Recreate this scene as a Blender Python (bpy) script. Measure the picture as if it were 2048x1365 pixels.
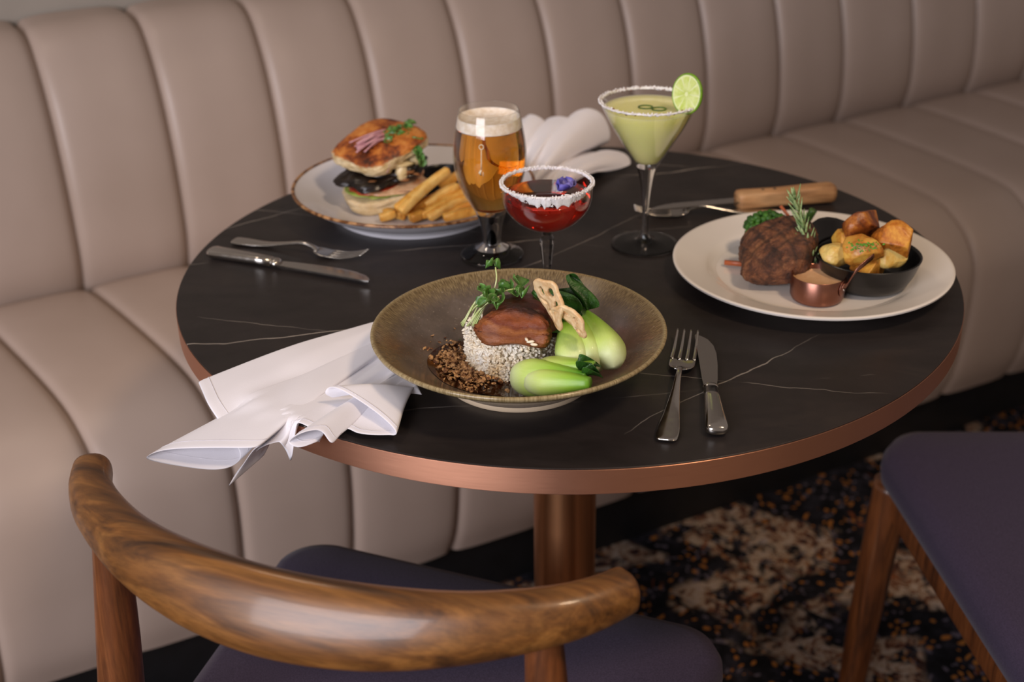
import bpy, bmesh, math, random
from mathutils import Vector, Matrix, noise
random.seed(7)
R = math.radians; PI = math.pi
scene = bpy.context.scene
for o in list(bpy.data.objects): bpy.data.objects.remove(o)
COL = scene.collection

# ------------------------------------------------------------------ camera
F = 2600.0                                   # focal length in pixels of the 2048 wide frame
CAM = Vector((0.0, -1.25998511, 1.29242508))
CF = Vector((-0.04089738, 0.89315023, -0.44789515))
CR = Vector((0.99915965, 0.03777834, -0.01589943))
CU = Vector((-0.00272016, 0.44816901, 0.89394471))
cd = bpy.data.cameras.new('camera'); cam = bpy.data.objects.new('camera', cd); COL.objects.link(cam)
cd.sensor_width = 36; cd.lens = F / 2048 * 36; cd.clip_start = 0.02
mw = Matrix((CR, CU, -CF)).transposed().to_4x4(); mw.translation = CAM
cam.matrix_world = mw
cd.dof.use_dof = True; cd.dof.focus_distance = 1.10; cd.dof.aperture_fstop = 5.0
scene.camera = cam
def at(px, py, z):
    d = CF + CR * ((px - 1024) / F) - CU * ((py - 682.5) / F)
    return CAM + d * ((z - CAM.z) / d.z)
def depth(P): return (Vector(P) - CAM).dot(CF)
def prj(P):
    q = Vector(P) - CAM; z = q.dot(CF)
    return 1024 + F * q.dot(CR) / z, 682.5 - F * q.dot(CU) / z
def z_on_axis(P, py):                        # height of a point above P that shows at image row py
    lo, hi = P.z - 0.3, P.z + 0.5
    for _ in range(50):
        m = (lo + hi) / 2
        if prj((P.x, P.y, m))[1] > py: lo = m
        else: hi = m
    return lo

# ------------------------------------------------------------------ light
w = bpy.data.worlds.new('room_light'); scene.world = w; w.use_nodes = True
w.node_tree.nodes['Background'].inputs[0].default_value = (0.80, 0.65, 0.57, 1)
w.node_tree.nodes['Background'].inputs[1].default_value = 0.18
def area(name, loc, target, size, power, color, sy=None):
    l = bpy.data.lights.new(name, 'AREA'); l.energy = power; l.color = color
    l.shape = 'RECTANGLE'; l.size = size; l.size_y = sy or size
    o = bpy.data.objects.new(name, l); COL.objects.link(o); o.location = loc
    o.rotation_euler = (Vector(target) - Vector(loc)).to_track_quat('-Z', 'Y').to_euler(); return o
def spot(name, loc, target, power, color, ang, size=0.08):
    l = bpy.data.lights.new(name, 'SPOT'); l.energy = power; l.color = color
    l.spot_size = R(ang); l.spot_blend = 0.8; l.shadow_soft_size = size
    o = bpy.data.objects.new(name, l); COL.objects.link(o); o.location = loc
    o.rotation_euler = (Vector(target) - Vector(loc)).to_track_quat('-Z', 'Y').to_euler(); return o
# daylight from the window side behind the diner (cool streaks on the chair back, white side of the napkin)
area('window_front_left_offscreen', (-1.5, -2.7, 1.7), (0.0, 0.4, 0.6), 1.8, 60, (0.96, 0.93, 1.0), 1.3)
# warm ceiling downlights (soft shadows under the plates, warm highlight on the copper edge, warm patch on the banquette)
spot('downlight_front_right_offscreen', (0.9, -1.0, 2.6), (0.25, -0.05, 0.7), 50, (1.0, 0.74, 0.50), 48, 0.16)
spot('downlight_back_left_offscreen', (-0.9, 0.2, 2.6), (-0.2, 0.25, 0.5), 9, (1.0, 0.80, 0.62), 70, 0.16)
scene.view_settings.view_transform = 'Standard'; scene.view_settings.look = 'None'
scene.view_settings.gamma = 1; scene.view_settings.use_curve_mapping = False
scene.view_settings.exposure = 0.55

# ------------------------------------------------------------------ mesh helpers
def mk(name, verts, faces, mat, parent=None, loc=(0, 0, 0), smooth=True, sharp=None):
    me = bpy.data.meshes.new(name); me.from_pydata([tuple(v) for v in verts], [], [tuple(f) for f in faces])
    bm = bmesh.new(); bm.from_mesh(me)
    bmesh.ops.remove_doubles(bm, verts=bm.verts, dist=1e-6)
    bmesh.ops.recalc_face_normals(bm, faces=bm.faces); bm.to_mesh(me); bm.free()
    return link(name, me, mat, parent, loc, smooth, sharp)
def link(name, me, mat, parent=None, loc=(0, 0, 0), smooth=True, sharp=None):
    for p in me.polygons: p.use_smooth = smooth
    if sharp: me.set_sharp_from_angle(angle=R(sharp))
    o = bpy.data.objects.new(name, me); COL.objects.link(o); o.location = loc
    if mat: me.materials.append(mat)
    if parent: o.parent = parent
    return o
def tag(o, label, cat, group=None, kind=None):
    o['label'] = label
    if cat: o['category'] = cat
    if group: o['group'] = group
    if kind: o['kind'] = kind
    return o
def thing(name, label, cat, loc=(0, 0, 0), rotz=0, group=None):
    o = bpy.data.objects.new(name, None); COL.objects.link(o); o.empty_display_size = 0.02
    o.location = loc; o.rotation_euler = (0, 0, rotz); return tag(o, label, cat, group)
def copy_tree(o, parent=None):
    c = o.copy(); COL.objects.link(c); c.parent = parent
    for ch in o.children: copy_tree(ch, c)
    return c
def subsurf(o, n=2):
    m = o.modifiers.new('s', 'SUBSURF'); m.levels = n; m.render_levels = n; return o
def solid(o, t, off=0):
    m = o.modifiers.new('t', 'SOLIDIFY'); m.thickness = t; m.offset = off; return o
def lathe(prof, seg=64):
    V = []; Fc = []; n = len(prof)
    for r, z in prof:
        for k in range(seg):
            a = 2 * PI * k / seg; V.append((r * math.cos(a), r * math.sin(a), z))
    for i in range(n - 1):
        r0, r1 = prof[i][0], prof[i + 1][0]
        for k in range(seg):
            a, b = i * seg + k, i * seg + (k + 1) % seg; c, d = b + seg, a + seg
            if r0 < 1e-7 and r1 < 1e-7: continue
            if r0 < 1e-7: Fc.append((a, c, d))
            elif r1 < 1e-7: Fc.append((a, b, d))
            else: Fc.append((a, b, c, d))
    return V, Fc
def smooth_prof(pts, n=6):                   # catmull-rom through profile points
    out = []; P = [pts[0]] + list(pts) + [pts[-1]]
    for i in range(1, len(P) - 2):
        for k in range(n):
            out.append(cat(P[i - 1], P[i], P[i + 1], P[i + 2], k / n))
    out.append(tuple(pts[-1])); return out
def cat(a, b, c, d, t):
    return tuple(0.5 * (2 * b[i] + (c[i] - a[i]) * t + (2 * a[i] - 5 * b[i] + 4 * c[i] - d[i]) * t * t
                 + (3 * b[i] - a[i] - 3 * c[i] + d[i]) * t ** 3) for i in range(len(b)))
def loft(rings, cap=True, closed=True):
    V = []; Fc = []; m = len(rings[0])
    for r in rings: V += [tuple(p) for p in r]
    for i in range(len(rings) - 1):
        for k in range(m if closed else m - 1):
            a = i * m + k; b = i * m + (k + 1) % m; Fc.append((a, b, b + m, a + m))
    if cap and closed: Fc.append(tuple(range(m))); Fc.append(tuple(range((len(rings) - 1) * m, len(rings) * m)))
    return V, Fc
def tube(path, rad, seg=12, up=(0, 0, 1), power=2.0, cap=True):
    """rings along a path; rad = number or (side, up) pairs per point; superellipse power"""
    path = [Vector(p) for p in path]; rings = []
    for i, p in enumerate(path):
        t = (path[min(i + 1, len(path) - 1)] - path[max(i - 1, 0)]).normalized()
        s = t.cross(Vector(up))
        if s.length < 1e-4: s = t.cross(Vector((1, 0, 0)))
        s.normalize(); u = s.cross(t).normalized()
        r = rad[i] if isinstance(rad, (list, tuple)) and not isinstance(rad[0], (int, float)) or isinstance(rad, list) else rad
        rx, ry = (r, r) if isinstance(r, (int, float)) else r
        ring = []
        for k in range(seg):
            a = 2 * PI * k / seg; c, q = math.cos(a), math.sin(a); e = 2 / power
            ring.append(p + s * (rx * math.copysign(abs(c) ** e, c)) + u * (ry * math.copysign(abs(q) ** e, q)))
        rings.append(ring)
    return loft(rings, cap)
def spline(pts, n=6): return [Vector(p) for p in smooth_prof([tuple(p) for p in pts], n)]
def lerp(a, b, t): return a + (b - a) * t
def join(lst):
    V = []; Fc = []
    for v, f in lst:
        k = len(V); V += [tuple(p) for p in v]; Fc += [tuple(i + k for i in q) for q in f]
    return V, Fc
def xf(vf, M): return [M @ Vector(v) for v in vf[0]], vf[1]
def ico(sub, rad=1.0):
    bm = bmesh.new(); bmesh.ops.create_icosphere(bm, subdivisions=sub, radius=rad)
    V = [v.co.copy() for v in bm.verts]; Fc = [tuple(v.index for v in f.verts) for f in bm.faces]; bm.free(); return V, Fc
ICO = {k: ico(k) for k in (1, 2, 3, 4, 5)}
def blob(rx, ry, rz, sub=3, amp=0.1, freq=1.5, seed=0, power=2.0, amp2=0.0, freq2=6):
    V = []; off = Vector((seed * 7.3, seed * 3.1, seed * 1.7))
    for v in ICO[sub][0]:
        n = v.normalized(); q = (abs(n.x) ** power + abs(n.y) ** power + abs(n.z) ** power) ** (-1 / power)
        d = q * (1 + amp * noise.noise(n * freq + off) + amp2 * noise.noise(n * freq2 + off))
        V.append(Vector((n.x * rx * d, n.y * ry * d, n.z * rz * d)))
    return V, ICO[sub][1]
def grid_faces(nu, nv, closed=False):
    return [(i * nv + j, ((i + 1) % nu) * nv + j, ((i + 1) % nu) * nv + j + 1, i * nv + j + 1)
            for i in range(nu if closed else nu - 1) for j in range(nv - 1)]
def rbox(sx, sy, sz, bev=0.003, seg=3):
    bm = bmesh.new(); bmesh.ops.create_cube(bm, size=1)
    for v in bm.verts: v.co = Vector((v.co.x * sx, v.co.y * sy, v.co.z * sz))
    bmesh.ops.bevel(bm, geom=bm.edges[:] , offset=bev, segments=seg, affect='EDGES', profile=0.5)
    bm.verts.index_update()
    V = [v.co.copy() for v in bm.verts]; Fc = [tuple(v.index for v in f.verts) for f in bm.faces]; bm.free(); return V, Fc
def euler(x=0, y=0, z=0): return Matrix.Rotation(R(z), 4, 'Z') @ Matrix.Rotation(R(y), 4, 'Y') @ Matrix.Rotation(R(x), 4, 'X')
def T(v): return Matrix.Translation(Vector(v))

# ------------------------------------------------------------------ materials
def srgb(h):
    h = h.lstrip('#'); c = [int(h[i:i + 2], 16) / 255 for i in (0, 2, 4)]
    return tuple((x / 12.92 if x <= 0.04045 else ((x + 0.055) / 1.055) ** 2.4) for x in c) + (1,)
class NT:
    def __init__(s, name):
        s.m = bpy.data.materials.new(name); s.m.use_nodes = True; s.t = s.m.node_tree
        s.b = s.t.nodes['Principled BSDF']; s.co = None
    def n(s, typ, **kw):
        x = s.t.nodes.new('ShaderNode' + typ)
        for k, v in kw.items():
            if k.startswith('i_'):
                key = k[2:].replace('_', ' ')
                key = {'W1': 1, 'W0': 0}.get(key, key)
                s.set(x.inputs[key], v)
            else: setattr(x, k, v)
        return x
    def set(s, sock, v):
        if isinstance(v, bpy.types.NodeSocket): s.t.links.new(v, sock)
        else: sock.default_value = v
    def coord(s, scale=(1, 1, 1), rot=(0, 0, 0)):
        if not s.co: s.co = s.n('TexCoord').outputs['Object']
        mp = s.n('Mapping'); s.set(mp.inputs['Vector'], s.co); mp.inputs['Scale'].default_value = scale; mp.inputs['Rotation'].default_value = rot
        return mp.outputs[0]
    def noise(s, scale, detail=4, rough=0.55, dist=0.0, st=(1, 1, 1), rot=(0, 0, 0)):
        return s.n('TexNoise', i_Vector=s.coord(st, rot), i_Scale=scale, i_Detail=detail, i_Roughness=rough, i_Distortion=dist).outputs['Fac']
    def ramp(s, fac, stops, interp='LINEAR'):
        r = s.n('ValToRGB', i_Fac=fac); e = r.color_ramp; e.interpolation = interp
        while len(e.elements) < len(stops): e.elements.new(0.5)
        for el, (p, c) in zip(e.elements, stops):
            el.position = p; el.color = srgb(c) if isinstance(c, str) else ((c, c, c, 1) if isinstance(c, (int, float)) else c)
        return r.outputs[0]
    def mix(s, fac, a, b, typ='MIX'):
        x = s.n('MixRGB', blend_type=typ); s.set(x.inputs[0], fac)
        for k, v in ((1, a), (2, b)): s.set(x.inputs[k], srgb(v) if isinstance(v, str) else v)
        return x.outputs[0]
    def math(s, op, a, b=0.0, c=None):
        x = s.n('Math', operation=op); s.set(x.inputs[0], a); s.set(x.inputs[1], b)
        if c is not None: s.set(x.inputs[2], c)
        return x.outputs[0]
    def sep(s, scale=(1, 1, 1)):
        x = s.n('SeparateXYZ'); s.set(x.inputs[0], s.coord(scale)); return x.outputs
    def bump(s, h, strength=0.3, dist=0.001):
        x = s.n('Bump', i_Height=h, i_Strength=strength, i_Distance=dist); s.set(s.b.inputs['Normal'], x.outputs[0]); return x
    def out(s, color=None, rough=None, metal=None, **kw):
        if color is not None: s.set(s.b.inputs['Base Color'], srgb(color) if isinstance(color, str) else color)
        if rough is not None: s.set(s.b.inputs['Roughness'], rough)
        if metal is not None: s.set(s.b.inputs['Metallic'], metal)
        if 'Subsurface_Weight' in kw: s.b.inputs['Subsurface Scale'].default_value = 1.0
        for k, v in kw.items(): s.set(s.b.inputs[k.replace('_', ' ')], v)
        return s.m
def simple(name, c1, c2=None, scale=40, rough=0.5, metal=0.0, bump=0.0, bscale=None, detail=4, lo=0.35, hi=0.65, st=(1, 1, 1), bd=0.001, **kw):
    m = NT(name); col = c1
    if c2: col = m.ramp(m.noise(scale, detail, st=st), [(lo, c1), (hi, c2)])
    if bump: m.bump(m.noise(bscale or scale, 4, st=st), bump, bd)
    return m.out(col, rough, metal, **kw)

def m_leather():
    m = NT('taupe_leather'); n = m.noise(3, 4)
    m.bump(m.noise(420, 3), 0.06, 0.0006)
    return m.out(m.ramp(n, [(0.3, '#a89588'), (0.7, '#b3a094')]), 0.42, Specular_IOR_Level=0.45)
def m_stone():
    m = NT('dark_veined_stone'); base = m.ramp(m.noise(9, 8, 0.65, 0.6, st=(1, 2.2, 1)), [(0.3, '#1e1a19'), (0.55, '#272221'), (0.8, '#332c28')])
    col = base
    sp = m.noise(26, 6, 0.7)
    for ang, offs, sc, wd, st, sd in ((12, 0.010, 5.5, 0.0016, 0.75, 1.0), (47, 0.12, 3.2, 0.0012, 0.5, 3.0), (-14, 0.07, 3.6, 0.0010, 0.45, 6.0)):
        mp = m.coord((1, 1, 1), (0, 0, R(-ang)))
        wob = m.n('TexNoise', i_Vector=mp, i_Scale=4.5, i_Detail=5).outputs['Fac']
        x = m.n('SeparateXYZ'); m.set(x.inputs[0], mp)
        y = m.math('ADD', x.outputs[1], m.math('MULTIPLY', m.math('SUBTRACT', wob, 0.5), 0.07))
        y = m.math('MULTIPLY', m.math('ADD', y, offs), sc)
        fr = m.math('ABSOLUTE', m.math('SUBTRACT', m.math('FRACT', y), 0.5))
        line = m.math('LESS_THAN', fr, wd * sc * 0.62)
        gate = m.ramp(m.n('TexNoise', i_Vector=m.coord((1, 1, 1), (0, 0, sd)), i_Scale=6.0, i_Detail=3).outputs['Fac'], [(0.46, 0.0), (0.60, 1.0)])
        col = m.mix(m.math('MULTIPLY', m.math('MULTIPLY', line, gate), st), col, '#a59c92')
    m.bump(m.noise(120, 4), 0.12, 0.0004)
    return m.out(col, m.ramp(sp, [(0.3, 0.34), (0.7, 0.46)]), Specular_IOR_Level=0.36)
def m_carpet():
    m = NT('floral_carpet')
    warp = m.n('TexNoise', i_Vector=m.coord(), i_Scale=9, i_Detail=3).outputs['Color']
    vec = m.n('MixRGB', blend_type='ADD'); m.set(vec.inputs[0], 0.10); m.set(vec.inputs[1], m.coord()); m.set(vec.inputs[2], warp)
    base = m.ramp(m.noise(22, 5, 0.7), [(0.36, '#070709'), (0.5, '#131318'), (0.66, '#2c2a33')])
    v1 = m.n('TexVoronoi', i_Vector=vec.outputs[0], i_Scale=78.0); v1.feature = 'F1'
    speck = m.math('LESS_THAN', v1.outputs['Distance'], 0.34)
    pick = m.n('SeparateColor', i_Color=v1.outputs['Color']).outputs
    o1 = m.math('MULTIPLY', speck, m.math('GREATER_THAN', pick[0], 0.62))
    o2 = m.math('MULTIPLY', speck, m.math('GREATER_THAN', pick[1], 0.50))
    col = m.mix(o2, base, '#57505c'); col = m.mix(o1, col, '#96602a')
    patch = m.ramp(m.noise(5.2, 2, 0.5, 0.8), [(0.47, 0.0), (0.53, 1.0)])
    det = m.ramp(m.noise(30, 5, 0.75, 1.5), [(0.30, '#101018'), (0.40, '#1e2028'), (0.45, '#6e3a1a'), (0.50, '#94826f'), (0.60, '#ab998c'), (0.68, '#6a6676'), (0.76, '#1c1e28')])
    hole = m.ramp(m.noise(17, 4, 0.7, 1.0), [(0.44, 0.0), (0.50, 1.0)])
    col = m.mix(m.math('MULTIPLY', patch, hole), col, det)
    ru = m.ramp(m.noise(11, 4, 0.7, 1.2), [(0.63, 0.0), (0.68, 1.0)])
    col = m.mix(m.math('MULTIPLY', ru, 0.8), col, '#82441c')
    m.bump(m.noise(900, 2), 0.5, 0.002)
    return m.out(col, 0.95, Specular_IOR_Level=0.15)
def m_wood(name, dark, mid, light, rough=0.40, st=(6, 60, 60), coat=0.3, scale=1.0):
    m = NT(name); g = m.noise(scale, 7, 0.62, 1.6, st=st); g2 = m.noise(scale * 4.5, 4, 0.6, 0.3, st=st)
    c = m.ramp(g, [(0.28, dark), (0.48, mid), (0.72, light)])
    c = m.mix(0.45, c, m.ramp(g2, [(0.35, '#6a6a6a'), (0.65, '#ffffff')]), 'MULTIPLY')
    m.bump(g2, 0.05, 0.0005)
    return m.out(c, rough, Coat_Weight=coat * 0.8, Coat_Roughness=0.10)
def m_fabric(name, c1, c2, scale=700):
    m = NT(name); n = m.noise(scale, 3, 0.7); m.bump(n, 0.25, 0.0006)
    return m.out(m.ramp(n, [(0.35, c1), (0.65, c2)]), 0.9, Specular_IOR_Level=0.2, Sheen_Weight=0.08)
def m_metal(name, c, rough=0.22, st=(1, 1, 1), scale=200, amt=0.1, bump=0.03, aniso=0.0):
    m = NT(name); n = m.noise(scale, 3, st=st); m.bump(n, bump, 0.0003)
    if aniso:
        tg = m.n('Tangent'); tg.direction_type = 'RADIAL'; tg.axis = 'Z'; m.set(m.b.inputs['Tangent'], tg.outputs[0]); m.b.inputs['Anisotropic'].default_value = aniso; m.b.inputs['Anisotropic Rotation'].default_value = 0.25
    return m.out(c, m.ramp(n, [(0.3, max(rough - amt, 0.03)), (0.7, rough + amt)]), 1.0)
def m_glass(name='clear_glass', c=(1, 1, 1, 1), rough=0.0, ior=1.47):
    m = NT(name); return m.out(c, rough, Transmission_Weight=1.0, IOR=ior)
def m_liquid(name, c, dens_c=None, density=0.0, ior=1.34):
    m = NT(name); m.out((1, 1, 1, 1), 0.0, Transmission_Weight=1.0, IOR=ior)
    a = m.n('VolumeAbsorption', i_Color=(*c, 1), i_Density=density)
    m.t.links.new(a.outputs[0], m.t.nodes['Material Output'].inputs['Volume']); return m.m
def m_glaze():
    m = NT('speckled_brown_glaze'); s = m.sep()
    rad = m.math('SQRT', m.math('ADD', m.math('POWER', s[0], 2.0), m.math('POWER', s[1], 2.0)))
    n = m.noise(35, 6, 0.7); sp = m.noise(420, 2)
    ang = m.math('ARCTAN2', s[1], s[0])
    cv = m.n('CombineXYZ', i_X=m.math('MULTIPLY', ang, 75.0), i_Y=m.math('MULTIPLY', rad, 110.0))
    drip = m.n('TexNoise', i_Vector=cv.outputs[0], i_Scale=1.6, i_Detail=4).outputs['Fac']
    edge = m.math('ADD', m.math('MULTIPLY', rad, 1.0), m.math('MULTIPLY', m.math('SUBTRACT', drip, 0.5), 0.022))
    inner = m.ramp(n, [(0.3, '#4e453d'), (0.5, '#5d5249'), (0.7, '#6b6058')])
    rim = m.ramp(drip, [(0.35, '#524229'), (0.5, '#716041'), (0.65, '#877656')])
    c = m.mix(m.ramp(m.math('MULTIPLY', edge, 7.0), [(0.72, 0.0), (0.84, 1.0)]), inner, rim)
    c = m.mix(m.ramp(sp, [(0.66, 0.0), (0.72, 0.35)]), c, '#a89a88')
    c = m.mix(m.ramp(m.math('MULTIPLY', rad, 7.0), [(0.865, 0.0), (0.885, 1.0)]), c, m.ramp(drip, [(0.35, '#7a6846'), (0.65, '#a5946e')]))
    m.bump(n, 0.15, 0.0008)
    return m.out(c, 0.22, Coat_Weight=0.2, Coat_Roughness=0.1)
def m_steak():
    m = NT('grilled_steak'); s = m.sep(); n = m.noise(70, 8, 0.75, 0.5); f = m.noise(260, 5, 0.8)
    c = m.ramp(n, [(0.30, '#1c0f0b'), (0.44, '#4a2a1b'), (0.55, '#7a4a2e'), (0.70, '#a4724a')])
    c = m.mix(m.ramp(f, [(0.58, 0.0), (0.66, 0.6)]), c, '#170c08')
    for a, o in ((58, 0.2), (-32, 0.0)):
        mp = m.coord((1, 1, 1), (0, 0, R(a))); x = m.n('SeparateXYZ'); m.set(x.inputs[0], mp)
        fr = m.math('ABSOLUTE', m.math('SUBTRACT', m.math('FRACT', m.math('ADD', m.math('MULTIPLY', x.outputs[0], 62.0), m.math('ADD', m.math('MULTIPLY', n, 0.5), o))), 0.5))
        c = m.mix(m.math('MULTIPLY', m.ramp(fr, [(0.03, 0.55), (0.20, 0.0)]), m.ramp(s[2], [(0.024, 0.0), (0.034, 1.0)])), c, '#140a07')
    m.bump(m.math('ADD', n, m.math('MULTIPLY', f, 0.6)), 0.9, 0.003)
    return m.out(c, m.ramp(f, [(0.3, 0.25), (0.6, 0.6)]), Subsurface_Weight=0.0)
def m_crust(name, pale, brown, dark, scale=45, rough=0.45, th=(0.38, 0.52, 0.68)):
    m = NT(name); n = m.noise(scale, 7, 0.7, 0.3)
    m.bump(m.noise(scale * 5, 5), 0.35, 0.001)
    return m.out(m.ramp(n, [(th[0], pale), (th[1], brown), (th[2], dark)]), rough, Subsurface_Weight=0.1, Subsurface_Radius=(0.004, 0.002, 0.001))
def m_axis(name, axis, stops, lo, hi, rough=0.35, namp=0.15, nscale=60, sss=0.15, bump=0.2, bscale=120, coat=0.0, st=(1, 1, 1)):
    """colour that varies along one axis of the object itself (as a vegetable's flesh does)"""
    m = NT(name); s = m.sep(); n = m.noise(nscale, 5, st=st)
    t = m.math('DIVIDE', m.math('SUBTRACT', s[axis], lo), hi - lo)
    t = m.math('ADD', t, m.math('MULTIPLY', m.math('SUBTRACT', n, 0.5), namp * 2))
    m.bump(m.noise(bscale, 4, st=st), bump, 0.001)
    return m.out(m.ramp(t, stops), rough, Subsurface_Weight=sss, Subsurface_Radius=(0.004, 0.004, 0.002), Coat_Weight=coat, Coat_Roughness=0.1)

MAT = {}
MAT['leather'] = m_leather(); MAT['seam'] = simple('seam_thread', '#97857a', rough=0.8)
MAT['stone'] = m_stone(); MAT['carpet'] = m_carpet()
MAT['wall'] = simple('painted_wall', '#9a9186', '#a49b90', 4, 0.85)
MAT['black'] = simple('black_plinth', '#0a0a0c', '#101013', 30, 0.5)
MAT['copper'] = m_metal('brushed_copper', '#dba184', 0.40, (1, 1, 60), 40, 0.02, 0.0, 0.75)
MAT['copper_col'] = m_metal('copper_column', '#c08a62', 0.34, (40, 40, 0.6), 20, 0.008, 0.0, 0.7)
MAT['wood'] = m_wood('walnut_stain', '#3a2310', '#70461d', '#966530', st=(4, 42, 42))
MAT['wood_leg'] = m_wood('walnut_stain_leg', '#3a1f10', '#693a1b', '#875029', st=(40, 40, 4))
MAT['purple'] = m_fabric('purple_fabric', '#30283a', '#41374c')
MAT['linen'] = None
def m_linen():
    m = NT('white_linen'); n = m.noise(900, 2); m.bump(n, 0.10, 0.0005)
    return m.out(m.ramp(m.noise(12, 3), [(0.3, '#e4e2e8'), (0.7, '#ebe9ee')]), 0.85, Sheen_Weight=0.2, Specular_IOR_Level=0.2)
MAT['linen'] = m_linen(); MAT['stitch'] = simple('hem_thread', '#d6d3d9', rough=0.8)
MAT['white'] = simple('white_porcelain', '#dcd4cb', '#e0d9d0', 8, 0.16, Coat_Weight=0.3, Coat_Roughness=0.05)
MAT['bluewhite'] = simple('cool_white_porcelain', '#d2d0d6', '#d9d8de', 8, 0.16)
MAT['rimbrown'] = simple('brown_glazed_rim', '#5e3716', '#b4875a', 110, 0.3, lo=0.4, hi=0.62)
MAT['glaze'] = m_glaze()
MAT['steel'] = m_metal('polished_steel', '#c9c5bf', 0.16, (1, 1, 1), 160, 0.06, 0.01)
MAT['glass'] = m_glass()
def m_thin():                                # thin-walled blown glass: straight-through with a Fresnel reflection
    m = NT('thin_glass'); t = m.n('BsdfTransparent'); t.inputs[0].default_value = (0.985, 0.99, 0.985, 1)
    g = m.n('BsdfGlossy'); g.inputs['Roughness'].default_value = 0.01; lw_ = m.n('LayerWeight'); lw_.inputs[0].default_value = 0.5
    fr = m.math('ADD', m.math('MULTIPLY', m.math('POWER', lw_.outputs['Facing'], 3.0), 0.75), 0.035)
    x = m.n('MixShader', i_Fac=fr); m.t.links.new(t.outputs[0], x.inputs[1]); m.t.links.new(g.outputs[0], x.inputs[2])
    m.t.links.new(x.outputs[0], m.t.nodes['Material Output'].inputs['Surface']); return m.m
MAT['thin_glass'] = m_thin()
MAT['iron'] = simple('black_iron', '#0b0a0a', '#141213', 60, 0.30, bump=0.05)

# ================================================================== structure
def plane(name, x0, x1, y0, y1, z, mat):
    return mk(name, [(x0, y0, z), (x1, y0, z), (x1, y1, z), (x0, y1, z)], [(0, 1, 2, 3)], mat)
tag(plane('floor', -3.2, 3.6, -2.9, 3.4, 0, MAT['carpet']), 'dark floral patterned carpet with orange specks', None, kind='structure')
ANG = R(33.06); BT = Vector((math.cos(ANG), math.sin(ANG), 0)); BN = Vector((-math.sin(ANG), math.cos(ANG), 0)); B0 = 0.901
def bp(s, n, z): return BT * s + BN * (B0 + n) + Vector((0, 0, z))
W0, W1 = -1.6, 3.0
wv = []
for n in (0.185, 0.245):
    wv += [bp(W0, n, 0), bp(W1, n, 0), bp(W1, n, 2.6), bp(W0, n, 2.6)]
tag(mk('wall_back', wv, [(0, 1, 2, 3), (7, 6, 5, 4), (0, 4, 5, 1), (1, 5, 6, 2), (2, 6, 7, 3), (3, 7, 4, 0)], MAT['wall'], smooth=False),
    'plain warm grey painted wall behind the banquette', None, kind='structure')

# ------------------------------------------------------------------ banquette
bq = thing('banquette', 'long taupe leather banquette with vertical channel tufting along the wall', 'bench', (0, 0, 0))
seams = [-1.37, -1.19, -1.01, -0.835, -0.66, -0.49, -0.317, -0.147, 0.029, 0.205, 0.381, 0.557, 0.733, 0.910, 1.096, 1.269, 1.471, 1.665, 1.85, 2.03, 2.21, 2.39, 2.57, 2.75]
def Dp(s): return 0.475 + (s + 0.5) * 0.05
def skew(s, n): return (0.05 - (s + 0.33) * 0.052) * (-n / 0.47)
back_prof = spline([(0.030, 0.415), (0.010, 0.458), (-0.004, 0.52), (0.0, 0.61), (0.016, 0.69), (0.040, 0.757), (0.074, 0.810), (0.108, 0.831), (0.15, 0.834), (0.18, 0.834)], 4)
def seat_prof(s):
    D = Dp(s)
    return spline([(0.016, 0.418), (-0.006, 0.446), (-0.05, 0.461), (-0.20, 0.466), (-D + 0.12, 0.462), (-D + 0.045, 0.442), (-D - 0.003, 0.395), (-D - 0.014, 0.33),
                   (-D - 0.010, 0.24), (-D + 0.002, 0.16), (-D + 0.022, 0.108)], 4)
NU = 22
for i in range(len(seams) - 1):
    a, b = seams[i], seams[i + 1]
    for nm, seat in (('back_channel', False), ('seat_channel', True)):
        V = []
        for k in range(NU + 1):
            u = (1 - math.cos(PI * k / NU)) / 2; s = lerp(a, b, u); pr = seat_prof(s) if seat else back_prof
            e = min(u, 1 - u) * 2
            bul = (0.006 if seat else 0.008) * (1 - (1 - min(1, e * 1.4)) ** 2.4) + 0.010 * (1 - (1 - min(1, e * 7.0)) ** 2.0)
            for j, p in enumerate(pr):
                q = pr[min(j + 1, len(pr) - 1)] - pr[max(j - 1, 0)]; nr = Vector((q[1], -q[0])).normalized()
                if not seat: nr = -nr
                if (seat and j > len(pr) * .5 and nr[0] > 0) or (not seat and nr[0] > 0): nr = nr if seat else nr
                if seat: nr = Vector((-abs(nr[0]) if j > 6 else 0, abs(nr[1]) if j < len(pr) - 8 else 0))
                else: nr = Vector((-abs(nr[0]), abs(nr[1])))
                n = p[0] + nr[0] * bul; z = p[1] + nr[1] * bul
                V.append(bp(s + (skew(s, p[0]) if seat else 0), n, z))
        ch = mk(nm, V, grid_faces(NU + 1, len(back_prof) if not seat else len(seat_prof(0))), MAT['leather'], bq)
        if i: mk('seam', *(tube([bp(a + skew(a, p[0]), p[0], p[1]) for p in seat_prof(a)], 0.0016, 6) if seat else tube([bp(a, p[0] - 0.0005, p[1]) for p in back_prof[2:-4]], 0.0016, 6)), MAT['seam'], ch)
# seam piping lines sunk between the channels, plinth
def strip(name, s0, s1, n0, n1, z0, z1, mat, par):
    V = []
    for n in (n0, n1):
        V += [bp(s0, n(s0), z0), bp(s1, n(s1), z0), bp(s1, n(s1), z1), bp(s0, n(s0), z1)]
    return mk(name, V, [(0, 1, 2, 3), (7, 6, 5, 4), (0, 4, 5, 1), (1, 5, 6, 2), (2, 6, 7, 3), (3, 7, 4, 0)], mat, par, smooth=False)
strip('plinth', seams[0], seams[-1], lambda s: -Dp(s) + 0.035, lambda s: 0.16, 0.0, 0.125, MAT['black'], bq)
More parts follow.
